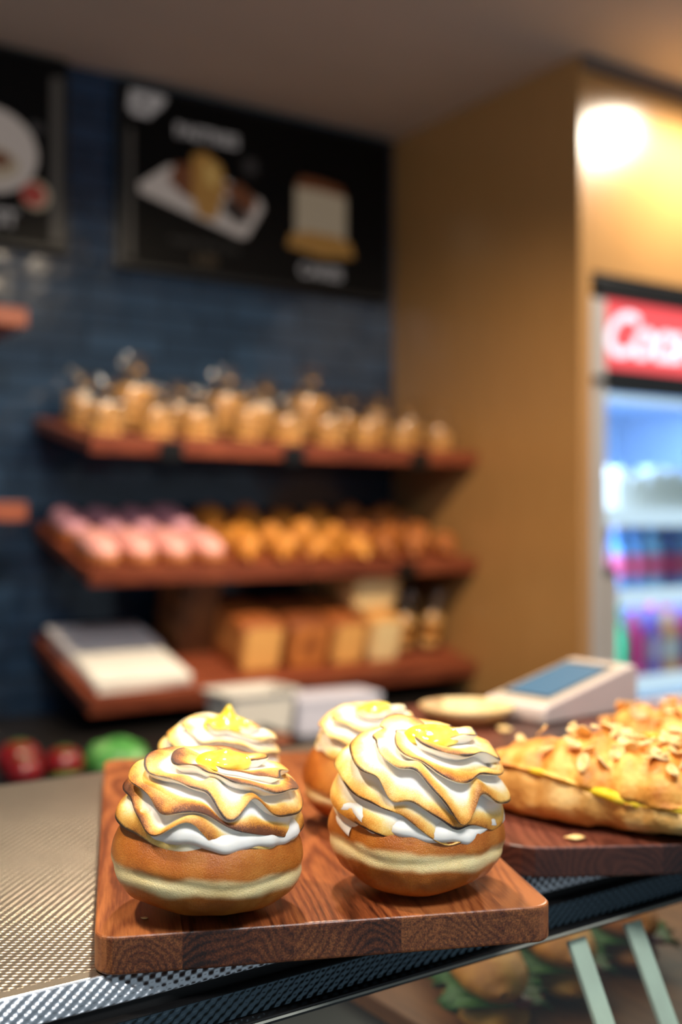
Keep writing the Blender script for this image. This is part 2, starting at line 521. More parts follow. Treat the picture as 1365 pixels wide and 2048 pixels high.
# ------------------------------------------------------------------ display case
TOPZ = 1.092
CX0, CX1 = -0.9, 1.55
case = empty('display_case', (0.3, 0.66, 0.0), 'long glass display case with an embossed steel top and sloping front glass', 'display case')
def cchild(o):
    o.parent = case
    o.matrix_parent_inverse = Matrix.Translation((-0.3, -0.66, 0))
    return o
def strip_sheet(name, prof, mat, plain=None, nx=2):
    """sheet running along x with a profile in (y, z); UV in metres."""
    s = [0.0]
    for a, b_ in zip(prof[:-1], prof[1:]):
        s.append(s[-1] + math.hypot(b_[0] - a[0], b_[1] - a[1]))
    verts, uvs, faces, pl = [], [], [], []
    for i in range(nx):
        x = CX0 + (CX1 - CX0) * i / (nx - 1)
        for j, (y, z) in enumerate(prof):
            verts.append((x, y, z)); uvs.append((x, s[j])); pl.append(plain[j] if plain else 0.0)
    n = len(prof)
    for i in range(nx - 1):
        for j in range(n - 1):
            faces.append((i * n + j, (i + 1) * n + j, (i + 1) * n + j + 1, i * n + j + 1))
    o = mesh_obj(name, verts, faces, mat, None, True, uvs)
    set_attr(o, 'plain', pl)
    return cchild(o)
# top sheet: plain folded border, then lozenges, rounded at the rear
strip_sheet('counter_top', [(0.4845, TOPZ), (0.4912, TOPZ), (0.4914, TOPZ), (0.60, TOPZ), (0.75, TOPZ), (0.872, TOPZ), (0.880, TOPZ - .002), (0.885, TOPZ - .008), (0.885, TOPZ - .03)],
            M['steel'], [1, 1, 0, 0, 0, 0, 0, 1, 1])
# folded front edge: tight radius, then a steep lozenge face
lip = [(0.4845, TOPZ), (0.4841, TOPZ - 0.00008), (0.4836, TOPZ - 0.0004), (0.4832, TOPZ - 0.0010), (0.4805, TOPZ - 0.0062), (0.4780, TOPZ - 0.0118), (0.4779, TOPZ - 0.0124), (0.4785, TOPZ - 0.0128)]
strip_sheet('front_edge', lip, M['steel_lip'], [1, 1, 1, 0.4, 0, 0, 0.6, 1])
strip_sheet('fascia', [(0.4700, 1.0745), (0.4692, 1.0700), (0.4684, 1.0625)], M['steel_shaded'])  # same steel as the top, its shade put into a darker base colour
cchild(box('shadow_channel', CX0, CX1, 0.4800, 0.54, 1.060, 1.0795, M['black_matte']))  # black block put in for the shade in the gap under the lip
cchild(box('fascia_backing', CX0, CX1, 0.4703, 0.477, 1.0600, 1.0747, M['black']))
cchild(box('glazing_bead', CX0, CX1, 0.4630, 0.4765, 1.0575, 1.0618, M['black'], bevel=0.001))
cchild(box('top_underside', CX0, CX1, 0.54, 0.884, 1.060, 1.0905, M['black']))
# sloping front glass
gl0 = (0.4605, 1.0600)
slope = math.tan(math.radians(28))
gz1 = 0.62
gy1 = gl0[0] - (gl0[1] - gz1) * slope
def slab(name, y0, z0, y1, z1, th, xa, xb, mat):
    dy, dz = y1 - y0, z1 - z0
    l = math.hypot(dy, dz); ny, nz = dz / l, -dy / l
    pts = [(y0, z0), (y1, z1), (y1 - ny * th, z1 - nz * th), (y0 - ny * th, z0 - nz * th)]
    verts = [(xa, p[0], p[1]) for p in pts] + [(xb, p[0], p[1]) for p in pts]
    faces = [(0, 1, 2, 3), (7, 6, 5, 4), (0, 4, 5, 1), (1, 5, 6, 2), (2, 6, 7, 3), (3, 7, 4, 0)]
    bm = bmesh.new(); me = bpy.data.meshes.new(name); me.from_pydata(verts, [], faces); bm.from_mesh(me)
    bmesh.ops.recalc_face_normals(bm, faces=bm.faces); bm.to_mesh(me); bm.free()
    me.materials.append(mat)
    return cchild(link(bpy.data.objects.new(name, me)))
slab('front_glass', gl0[0], gl0[1], gy1, gz1, 0.005, CX0, CX1, M['glass'])
slab('glass_edge', gl0[0] + 0.0008, gl0[1] + 0.0012, gl0[0] + 0.0003, gl0[1] + 0.0002, 0.0030, CX0, CX1, M['glass_edge'])
# two plain pale strips along the inside of the glass
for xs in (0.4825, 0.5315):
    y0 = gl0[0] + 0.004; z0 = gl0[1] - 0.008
    slab('pale_strip', y0 + 0.004, z0, y0 + 0.004 - 0.36 * slope, z0 - 0.36, 0.003, xs, xs + 0.0135, M['strip_pale'])
cchild(box('deck', CX0, CX1, 0.24, 0.87, 0.905, 0.93, M['bench']))
cchild(box('back_panel', CX0, CX1, 0.872, 0.884, 0.0, 1.06, M['bench']))
cchild(box('plinth', CX0, CX1, 0.24, 0.87, 0.0, 0.60, M['bench']))
for xe in (CX0, CX1 - 0.012):
    cchild(box('end_panel', xe, xe + 0.012, 0.24, 0.885, 0.0, 1.06, M['bench']))

# ------------------------------------------------------------------ serving boards
def board(name, w, l, th, rc, mat, eb=0.0016):
    bm = bmesh.new()
    vs = []
    for (sx, sy, a0) in ((1, -1, -90), (1, 1, 0), (-1, 1, 90), (-1, -1, 180)):
        for k in range(7):
            a = math.radians(a0 + 15 * k)
            vs.append(bm.verts.new((sx * (w / 2 - rc) + rc * math.cos(a), sy * (l / 2 - rc) + rc * math.sin(a), 0)))
    f = bm.faces.new(vs)
    r = bmesh.ops.extrude_face_region(bm, geom=[f])
    for v in r['geom']:
        if isinstance(v, bmesh.types.BMVert): v.co.z += th
    bmesh.ops.recalc_face_normals(bm, faces=bm.faces)
    es = [e for e in bm.edges if abs(e.verts[0].co.z - e.verts[1].co.z) < 1e-6 and len(e.link_faces) == 2
          and any(len(q.verts) > 8 for q in e.link_faces)]
    bmesh.ops.bevel(bm, geom=es, offset=eb, segments=3, profile=0.5, affect='EDGES')
    return bm_obj(name, bm, mat)
b1 = board('serving_board', 0.222, 0.385, 0.018, 0.011, M['board'])
b1.location = (0.3705, 0.6157, TOPZ + 0.0003); b1.rotation_euler = (0, 0, math.radians(-23))
tag(b1, 'reddish acacia board in front, carrying the four meringue doughnuts', 'board')
BZ = TOPZ + 0.0183
b2 = board('serving_board', 0.36, 0.50, 0.0180, 0.030, M['board_dark'])
# front-left corner direction: 5.8 degrees off the camera's own heading
a2 = math.radians(-34.3 + 4.5)
ux, uy = math.cos(a2), math.sin(a2); vx, vy = -math.sin(a2), math.cos(a2)
fl = (0.4385, 0.4820)
b2.location = (fl[0] + ux * 0.18 + vx * 0.25, fl[1] + uy * 0.18 + vy * 0.25, TOPZ + 0.0003)
b2.rotation_euler = (0, 0, a2)
tag(b2, 'dark walnut board on the right under the almond pastries and card terminal', 'board')

# ------------------------------------------------------------------ doughnuts
def dough_body(name, R, seed, parent, mat):
    rs = random.Random(seed)
    nt_, na = 128, 72
    off = Vector((rs.uniform(0, 50), rs.uniform(0, 50), rs.uniform(0, 50)))
    verts, faces = [], []
    for j in range(na + 1):
        a = -PI / 2 + PI * j / na
        for i in range(nt_):
            th = 2 * PI * i / nt_
            ca, sa = math.cos(a), math.sin(a)
            r = R * (abs(ca) ** (0.88 if sa > 0 else 0.70))
            hz = 0.0335 if sa > 0 else 0.0265
            z = 0.0265 + hz * (math.copysign(abs(sa) ** 1.05, sa))
            # waist crease along the pale ring
            cr = math.exp(-((z - 0.0225 - 0.0016 * math.sin(3 * th + seed)) / 0.0022) ** 2)
            p = Vector((math.cos(th) * r, math.sin(th) * r, z))
            q = p * 26 + off
            d = noise.noise(q) * 0.0032 + noise.noise(q * 2.6) * 0.0007
            cn = 0.5 + 0.5 * noise.noise(Vector((math.cos(th) * 2.2, math.sin(th) * 2.2, seed)))
            d -= cr * 0.0018 * max(0.0, cn * 1.4 - 0.2)
            # small wrinkles low on the side
            low = math.exp(-((z - 0.011) / 0.005) ** 2)
            d += low * 0.0009 * noise.noise(Vector((math.cos(th) * 9, math.sin(th) * 9, z * 120 + seed)))
            n = Vector((math.cos(th) * ca, math.sin(th) * ca, sa)).normalized()
            p += n * d
            p.z = max(p.z, 0.0)
            verts.append(p)
    for j in range(na):
        for i in range(nt_):
            faces.append((j * nt_ + i, j * nt_ + (i + 1) % nt_, (j + 1) * nt_ + (i + 1) % nt_, (j + 1) * nt_ + i))
    return mesh_obj(name, verts, faces, mat, parent)

def vnoise(p, seed):
    """vectorised smooth pseudo-noise from a few incommensurate sines, about -1..1"""
    rs = np.random.RandomState(seed)
    out = np.zeros(p.shape[0])
    for o in range(6):
        k = rs.normal(size=3); k /= np.linalg.norm(k)
        out += np.sin(p @ k * (1.0 + 0.45 * o) + rs.uniform(0, 6.28)) / (1 + 0.3 * o)
    return out / 2.6

def meringue(name, R, Hm, seed, parent, arms=6, turns_n=5.0, amp=0.0075, over=0.006, toast=1.0, wav=0.26, nkinks=10, kinks=()):
    """piped swirl: `arms` flutes spiral from the skirt up to the tip, each flute's lower edge hangs over the next."""
    rs = np.random.RandomState(seed)
    nth = 640
    fs = np.concatenate([np.linspace(0, 0.12, 9)[:-1], np.linspace(0.12, 1.0, 26)])
    nq = 9                                  # underside points
    ncs = len(fs) + nq
    A0 = -0.34
    waves = [(rs.randint(1, 3), rs.uniform(-4, 4), rs.uniform(0, 6.28), wav * 0.8), (rs.randint(3, 5), rs.uniform(-8, 8), rs.uniform(0, 6.28), wav * 0.55),
             (rs.randint(5, 8), rs.uniform(-14, 14), rs.uniform(0, 6.28), wav * 0.34), (rs.randint(8, 12), rs.uniform(-20, 20), rs.uniform(0, 6.28), wav * 0.14)]
    kk = [(rs.uniform(0, 2 * PI), rs.uniform(0.15, 0.75), rs.uniform(0.12, 0.26), rs.uniform(0.05, 0.10), rs.uniform(-1.1, 1.1)) for _ in range(nkinks)]
    kk += list(kinks)
    def warp(th, t):
        w = np.zeros_like(th)
        for n, m, ph, a in waves:
            w += a * np.sin(n * th + m * t + ph)
        for (t0, s0, wt, ws, a) in kk:
            d = np.angle(np.exp(1j * (th - t0)))
            w += a * np.exp(-(d / wt) ** 2 - ((t - s0) / ws) ** 2)
        return w * np.clip(t * 6, 0.25, 1) * np.clip((1 - t) * 5, 0, 1)
    def place(th, t, h, drop):
        """dome position displaced by h along the normal and `drop` down the slope"""
        t = np.clip(t, 0, 1)
        a = A0 + t * (PI / 2 - A0)
        ca, sa = np.cos(a), np.sin(a)
        r = R * np.abs(ca) ** 0.54
        z = np.where(sa > 0, Hm * np.abs(sa) ** 1.0, -Hm * 0.55 * np.abs(sa))
        # dome normal (r, z) plane
        nr, nz = ca * Hm, sa * R
        l = np.sqrt(nr ** 2 + nz ** 2); nr /= l; nz /= l
        tr, tz = nz, -nr                     # down-slope tangent
        fade = np.clip(r / (R * 0.35), 0.10, 1.0)
        r2 = r + (nr * h + tr * drop) * fade
        z2 = z + (nz * h + tz * drop) * fade
        return r2, z2
    allv, allf, toastv, charv = [], [], [], []
    for j in range(arms):
        th0 = 2 * PI * (j - turns_n * 1.0) / arms
        th1 = 2 * PI * (j + 1.0) / arms
        th = np.linspace(th0, th1, nth)
        def samp(f, h, drop):
            phi = j + f
            t0 = (phi - arms * th / (2 * PI)) / turns_n
            t = t0 - warp(th, np.clip(t0, 0, 1)) / turns_n
            r, z = place(th, t, h, drop)
            return r, z, np.clip(t, 0, 1)
        # per-flute strength along its length
        tt = np.clip((j - arms * th / (2 * PI)) / turns_n, 0, 1)
        P = np.stack([np.cos(th) * 2, np.sin(th) * 2, tt * 6 + 3 * j], 1)
        mod = 0.78 + 0.34 * vnoise(P * 1.3, seed + 3)
        modn = 0.78 + 0.34 * vnoise(np.stack([np.cos(th) * 2, np.sin(th) * 2, np.clip((j + 1 - arms * th / (2 * PI)) / turns_n, 0, 1) * 6 + 3 * ((j + 1) % arms)], 1) * 1.3, seed + 3)
        tob = np.clip(0.72 + 0.45 * vnoise(P * 1.7, seed + 5), 0.1, 1.2)
        chb = np.clip(0.85 + 0.9 * vnoise(P * 2.2, seed + 9), 0.0, 1.0)
        base = len(allv)
        cols = []
        def hf(f):                          # flute cross-section: full at the lower edge, falling to the groove above
            return 0.5 + 0.5 * math.cos(PI * f ** 0.80)
        for f in fs:
            hh = hf(f) * amp * mod
            dr = over * mod * (1 - f) ** 3
            r, z, t = samp(f, hh, dr)
            low = np.clip(t / 0.14, 0.12, 1)
            tv = tob * np.clip(1.12 - f / 0.52, 0, 1) ** 0.9 * toast * low
            cv = chb * np.exp(-(f / 0.055) ** 2) * low
            cols.append((r, z, tv, cv))
        # underside of the next flute's hanging lip, back from groove to its edge
        for q in range(1, nq + 1):
            s = q / (nq + 1)
            h0, d0 = 0.0, 0.0
            h1, d1 = amp * modn * 0.22, over * modn * 0.30
            h2, d2 = amp * modn * 0.86, over * modn * 1.30
            h3, d3 = amp * modn, over * modn
            B = ((1 - s) ** 3, 3 * s * (1 - s) ** 2, 3 * s * s * (1 - s), s ** 3)
            hh = B[0] * h0 + B[1] * h1 + B[2] * h2 + B[3] * h3
            dr = B[0] * d0 + B[1] * d1 + B[2] * d2 + B[3] * d3
            r, z, t = samp(1.0, hh, dr)
            cols.append((r, z, tob * 0, chb * (max(0, s - 0.72) / 0.28)))
        # closing edge = next flute's f = 0
        r, z, t = samp(1.0, amp * modn, over * modn)
        cols.append((r, z, tob * 0.6, chb * 0.9))
        nc = len(cols)
        c, s_ = np.cos(th), np.sin(th)
        for (r, z, tv, cv) in cols:
            allv.append(np.stack([r * c, r * s_, z], 1)); toastv.append(tv); charv.append(cv)
        b0 = base * nth
        ii = np.arange(nth - 1)
        for k in range(nc - 1):
            a = b0 + k * nth + ii
            allf.append(np.stack([a, a + 1, a + nth + 1, a + nth], 1))
    # soft white skirt under the flutes
    nk = 200; tks = np.linspace(0, 2 * PI, nk, endpoint=False)
    sk = R * (1.095 + 0.014 * np.sin(arms * 3 * tks + seed) + 0.014 * np.sin(5 * tks + 2 * seed) + 0.008 * np.sin(23 * tks))
    b0 = sum(len(v) for v in allv)
    sprof = [(0.80, -0.0065), (0.93, -0.0062), (1.0, -0.0042), (1.02, -0.002), (1.0, 0.0005), (0.95, 0.0030), (0.80, 0.007), (0.55, 0.010)]
    lift = 0.0012 * np.sin(arms * 2 * tks + seed * 2) + 0.001 * np.sin(7 * tks)
    for (kr, kz) in sprof:
        allv.append(np.stack([sk * kr * np.cos(tks), sk * kr * np.sin(tks), kz + lift], 1))
        toastv.append(np.zeros(nk) + 0.04); charv.append(np.zeros(nk))
    for q in range(len(sprof) - 1):
        a = b0 + q * nk + np.arange(nk); a2_ = b0 + q * nk + (np.arange(nk) + 1) % nk
        allf.append(np.stack([a, a2_, a2_ + nk, a + nk], 1))
    V = np.concatenate(allv); Fq = np.concatenate(allf)
    # small organic lumps
    V += (vnoise(V * 160, seed + 21) * 0.0005)[:, None] * np.stack([V[:, 0] / R, V[:, 1] / R, np.ones(len(V)) * 0.5], 1)
    me = bpy.data.meshes.new(name)
    me.vertices.add(len(V)); me.vertices.foreach_set('co', V.astype(np.float32).ravel())
    me.loops.add(Fq.size); me.loops.foreach_set('vertex_index', Fq.astype(np.int32).ravel())
    me.polygons.add(len(Fq)); me.polygons.foreach_set('loop_start', np.arange(0, Fq.size, 4, dtype=np.int32))
    try: me.polygons.foreach_set('loop_total', np.full(len(Fq), 4, dtype=np.int32))
    except Exception: pass
    me.update(calc_edges=True); me.validate()
    me.polygons.foreach_set('use_smooth', [True] * len(me.polygons))
    me.materials.append(M['meringue'])
    o = link(bpy.data.objects.new(name, me), parent)
    if len(me.vertices) == len(V):
        set_attr(o, 'toast', np.concatenate(toastv)); set_attr(o, 'char', np.concatenate(charv))
    return o

def curd_blob(name, parent, r, lumps, peak=0.0, seed=1):
    """lumpy dollop: union look from a smooth-max of spheres, drawn up to a peak"""
    verts, faces = [], []
    nu, nv = 64, 40
    for j in range(nv + 1):
        a = -PI / 2 + PI * j / nv
        for i in range(nu):
            th = 2 * PI * i / nu
            d = Vector((math.cos(a) * math.cos(th), math.cos(a) * math.sin(th), math.sin(a)))
            rad = 0.0
            s = 0.0
            for (c, rr) in lumps:
                c = Vector(c) * r; rr2 = rr * r
                bq = d.dot(c); disc = bq * bq - c.length_squared + rr2 * rr2
                if disc > 0:
                    t = bq + math.sqrt(disc)
                    if t > 0: s += (t / r) ** 8
            rad = r * (s ** 0.125) if s > 0 else r * 0.3
            p = d * rad
            if d.z > 0: p += Vector((0.12 * r * d.z, 0, peak * r * (max(0, d.z) ** 14)))
            p.z *= 0.62 if d.z > 0 else 0.4
            verts.append(p)
    for j in range(nv):
        for i in range(nu):
            faces.append((j * nu + i, j * nu + (i + 1) % nu, (j + 1) * nu + (i + 1) % nu, (j + 1) * nu + i))
    o = mesh_obj(name, verts, faces, M['curd'], parent)
    md = o.modifiers.new('smooth', 'SMOOTH'); md.factor = 0.5; md.iterations = 6
    return o

cam_yaw = math.radians(-34.3)
def doughnut(loc, R, seed, label, rotz, tilt, mer, curd_args, mer_off=(0, 0, 0.0445), mer_tilt=(0, 0), zs=1.0):
    root = empty('doughnut', (loc[0], loc[1], BZ), label, 'doughnut', rot=(0, 0, cam_yaw))
    d = dough_body('dough', R, seed, root, M['dough'])
    d.rotation_euler = (tilt[0], tilt[1], rotz)
    d.scale = (1, 1, zs)
    d.location = (0, 0, abs(math.sin(tilt[1])) * R * 0.5 + abs(math.sin(tilt[0])) * R * 0.5)
    m = meringue('meringue', parent=root, **mer)
    m.location = mer_off
    m.rotation_euler = (mer_tilt[0], mer_tilt[1], 0)
    c = curd_blob('lemon_curd', m, *curd_args)
    c.location = (0.002, -0.003, mer['Hm'] + 0.0015)
    return root
LU = [((0, 0, 0), 0.8), ((0.55, 0.1, 0.1), 0.6), ((-0.5, -0.1, 0.05), 0.6), ((0.1, -0.5, 0.1), 0.55)]
doughnut((0.2527, 0.4885), 0.0462, 3, 'doughnut at the front left of the board with deep brown toasted meringue', 0.4, (0, math.radians(3.0)),
         dict(R=0.0385, Hm=0.0235, seed=11, arms=4, turns_n=5.4, amp=0.0070, over=0.0044, toast=1.15, kinks=((-1.32, 0.52, 0.20, 0.13, 1.0), (-0.98, 0.50, 0.16, 0.12, -0.7), (-2.1, 0.35, 0.18, 0.10, 0.7))), (0.0120, LU, 0.15), mer_off=(0.0040, -0.001, 0.0475), mer_tilt=(math.radians(2), math.radians(7)))
doughnut((0.3585, 0.4575), 0.0450, 8, 'doughnut at the front right of the board, its creamy swirl leaning forward', 1.4, (math.radians(2), math.radians(2)),
         dict(R=0.0390, Hm=0.0325, seed=29, arms=5, turns_n=5.9, amp=0.0066, over=0.0042, toast=0.70, kinks=((-1.15, 0.50, 0.18, 0.10, 0.7), (-0.86, 0.50, 0.14, 0.10, -0.6), (-2.0, 0.42, 0.18, 0.12, 0.8), (-1.75, 0.62, 0.2, 0.1, -0.5))), (0.0130, LU, 0.0), mer_off=(0.002, -0.002, 0.0460), mer_tilt=(math.radians(9), math.radians(6)))
doughnut((0.3221, 0.6034), 0.0420, 5, 'doughnut at the back left of the board with a tall pointed peak of curd', 2.2, (0, 0),
         dict(R=0.0325, Hm=0.0205, seed=47, arms=4, turns_n=4.8, amp=0.0062, over=0.0040, toast=0.6), (0.0125, LU, 1.0), mer_off=(0, 0, 0.0435), mer_tilt=(math.radians(5), math.radians(5)), zs=0.92)
doughnut((0.4156, 0.5711), 0.0460, 6, 'doughnut half hidden behind the front right one', 3.0, (0, 0),
         dict(R=0.0310, Hm=0.0230, seed=53, arms=4, turns_n=4.8, amp=0.0062, over=0.0040, toast=0.65), (0.0105, LU, 0.1), mer_off=(-0.002, 0, 0.0455), mer_tilt=(math.radians(4), math.radians(-4)), zs=0.95)

# ------------------------------------------------------------------ almond pastries
def pastry(loc, rotz, Lh, W, Ht, seed, label):
    rs = random.Random(seed)
    root = empty('almond_pastry', (loc[0], loc[1], BZ), label, 'pastry', 'almond pastries', rot=(0, 0, rotz))
    nx, na = 90, 56
    off = Vector((rs.uniform(0, 40), rs.uniform(0, 40), 0))
    def kprof(s): return max(0.0, 1 - abs(s) ** 3.0) ** 0.48
    def slit(s): return Ht * (0.52 - 0.16 * s + 0.05 * math.sin(s * 5 + seed))
    def surf(s, a, out=1.0):
        k = kprof(s); seg = 1 + 0.05 * math.cos(s * 12 + seed) + 0.03 * math.cos(s * 29)
        cy, sz = math.cos(a), math.sin(a)
        y = W * k * seg * math.copysign(abs(cy) ** 0.8, cy) * out
        hz = Ht * (0.30 + 0.70 * k) * seg
        z = hz * 0.45 + (hz * 0.55 * max(0, sz) ** 0.85 if sz > 0 else -hz * 0.45 * abs(sz) ** 0.6)
        p = Vector((s * Lh, y + 0.012 * s * s, z))
        q = p * 38 + off
        dn = noise.noise(q) * 0.0034 + noise.noise(q * 2.6) * 0.0016 + noise.noise(q * 6.0) * 0.0008
        p += Vector((0, cy, sz)) * dn * (0.3 + k * 0.7)
        p.z = max(0.0, p.z)
        return p
    def half(name, upper, mat):
        verts, faces = [], []
        for i in range(nx + 1):
            s = -1 + 2 * i / nx
            z0 = slit(s)
            for j in range(na):
                p = surf(s, 2 * PI * j / na, 1.0 if upper else 0.985)
                if upper: p.z = max(p.z, z0 + 0.0010 + 0.0010 * noise.noise(p * 90))
                else: p.z = min(p.z, z0 - 0.0012 + 0.0012 * noise.noise(p * 80))
                verts.append(p)
        for i in range(nx):
            for j in range(na):
                faces.append((i * na + j, i * na + (j + 1) % na, (i + 1) * na + (j + 1) % na, (i + 1) * na + j))
        faces.append(tuple(range(na))); faces.append(tuple(nx * na + j for j in reversed(range(na))))
        return mesh_obj(name, verts, faces, mat, root)
    half('pastry_base', False, M['pastry_low'])
    half('pastry_top', True, M['pastry'])
    # custard showing in the slit, thicker towards one end
    verts, faces = [], []
    n = 60
    for i in range(n + 1):
        s = -0.93 + 1.86 * i / n
        z0 = slit(s)
        thick = 0.0046 * (0.35 + 0.65 * max(0.0, min(1.0, (s + 0.45) * 1.6))) * (1 + 0.35 * noise.noise(Vector((s * 9, seed, 0))))
        for (q, dz) in ((-0.80, 1), (-0.96, 0.8), (-1.005, 0), (-0.97, -0.9), (-0.80, -1), (0.80, -1), (0.97, -0.9), (1.0, 0), (0.96, 0.8), (0.80, 1)):
            # half width of the pastry at the slit height
            hz = Ht * (0.30 + 0.70 * kprof(s))
            u_ = (z0 - hz * 0.45) / (hz * 0.55)
            cw = max(0.0, 1 - max(0.0, min(0.98, u_)) ** (2 / 0.85)) ** 0.4
            verts.append((s * Lh, W * kprof(s) * cw * q * (1 + 0.02 * noise.noise(Vector((s * 14, q, seed)))) + 0.012 * s * s, z0 + thick * dz))
    for i in range(n):
        for j in range(10):
            faces.append((i * 10 + j, i * 10 + (j + 1) % 10, (i + 1) * 10 + (j + 1) % 10, (i + 1) * 10 + j))
    faces.append(tuple(range(10))); faces.append(tuple(n * 10 + j for j in reversed(range(10))))
    mesh_obj('custard_filling', verts, faces, M['custard'], root)
    # almond flakes
    pv = []
    nn = 14
    for i in range(nn):
        a = 2 * PI * i / nn
        pv.append((0.0068 * math.cos(a) * (1 + 0.25 * math.cos(a)), 0.0042 * math.sin(a), 0.0010 * math.cos(a) ** 2))
    pv += [(x * .9, y * .9, z + 0.0011) for x, y, z in pv]
    pf = [tuple(reversed(range(nn))), tuple(range(nn, 2 * nn))] + [(i, (i + 1) % nn, nn + (i + 1) % nn, nn + i) for i in range(nn)]
    fm = bpy.data.meshes.new('almond_flake'); fm.from_pydata(pv, [], pf); fm.materials.append(M['flake'])
    for q in range(96):
        s = max(-0.85, min(0.88, rs.gauss(0.12, 0.42))); a = PI / 2 + rs.gauss(0.12, 0.42)
        p = surf(s, a)
        cy = math.cos(a)
        x, y, z = p.x, p.y, p.z + 0.0012
        o = bpy.data.objects.new('almond_flake', fm)
        o.location = (x, y, z + rs.uniform(0, 0.004)); o.scale = (rs.uniform(.55, 1.1),) * 3
        o.rotation_euler = (-cy * 0.9 + rs.uniform(-.5, .5), s * 0.7 * -1 + rs.uniform(-.5, .5) + 0.2, rs.uniform(0, 6.28))
        link(o, root)
    return root
def cam2w(l, d):
    return (0.5635 * d + 0.826 * l, 0.826 * d - 0.5635 * l)
p1 = cam2w(0.186, 0.700)
pastry(p1, cam_yaw + math.radians(-27), 0.100, 0.045, 0.050, 4, 'nearer almond pastry on the dark board, yellow custard showing in its slit')
p2 = cam2w(0.292, 0.835)
pastry(p2, cam_yaw + math.radians(-22), 0.100, 0.046, 0.050, 9, 'almond pastry behind the nearer one, cut off by the right edge')

def crumb(x, y, z, s, label, mat, seed):
    bm = bmesh.new()
    bmesh.ops.create_icosphere(bm, subdivisions=2, radius=s)
    for v in bm.verts:
        v.co *= 1 + 0.45 * noise.noise(v.co * (1.2 / s) + Vector((seed, 0, 0)))
        v.co.z *= 0.35; v.co.x *= 1.5
        v.co.z += s * 0.30
    o = bm_obj('crumb', bm, mat, None, True)
    mz = min(v.co.z for v in o.data.vertices)
    o.location = (x, y, z - mz); o.rotation_euler = (0, 0, seed)
    return tag(o, label, 'crumb')
# on the boards
crumb(0.488, 0.468, BZ, 0.0042, 'pale pastry crumb on the front edge of the dark board', M['flake'], 2.6)
crumb(0.6865, 0.7455, BZ, 0.0065, 'almond flake lying alone on the dark board before the terminal', M['flake'], 1.1)
crumb(0.2225, 0.4915, BZ, 0.0013, 'tiny yellow crumb on the front left edge of the acacia board', M['flake'], 2.5)

# ------------------------------------------------------------------ payment terminal
def terminal():
    root = empty('payment_terminal', (0.805, 0.792, BZ), 'cream wedge shaped card terminal with a blue screen on the dark board', 'card terminal', rot=(0, 0, math.radians(4)))
    # side profile (x, z): low at the left, high at the right
    w = 0.040
    pts = [(-0.070, 0.0), (0.066, 0.0), (0.070, 0.004), (0.070, 0.040), (0.066, 0.0445), (0.058, 0.0445), (-0.066, 0.017), (-0.070, 0.013)]
    body = prism_xz('body', pts, -w, w, M['terminal'], root)
    bm = bmesh.new(); bm.from_mesh(body.data)
    bmesh.ops.bevel(bm, geom=list(bm.edges), offset=0.003, segments=3, profile=0.5, affect='EDGES')
    bm.to_mesh(body.data); bm.free()
    ang = math.atan2(0.0445 - 0.017, 0.124)
    def onslope(name, s0, s1, y0, y1, up, th, mat, bev=0.0015):
        o = box(name, s0, s1, y0, y1, up, up + th, mat, root, bev)
        o.location = (-0.066, 0, 0.017); o.rotation_euler = (0, -ang, 0)
        return o
    onslope('top_plate', 0.004, 0.123, -0.036, 0.036, -0.001, 0.002, M['terminal_top'])
    onslope('screen_bezel', 0.014, 0.112, -0.030, 0.030, 0.0006, 0.0012, M['terminal_side'])
    sc = emit('blue_screen', (108, 160, 190), 0.75)
    onslope('screen', 0.018, 0.108, -0.0275, 0.0275, 0.0014, 0.0009, sc, 0.0004)
    return root
terminal()

# pale wooden dish on the far end of the dark board
dish = empty('wooden_dish', (0.6880, 0.7990, BZ), 'pale wooden oval dish beyond the front right doughnut', 'dish', rot=(0, 0, cam_yaw))
ds = lathe('bowl', [(0.0, 0.0), (0.026, 0.0), (0.036, 0.004), (0.043, 0.012), (0.045, 0.0165), (0.0425, 0.0165), (0.035, 0.008), (0.0, 0.006)], M['pale_wood'], dish)

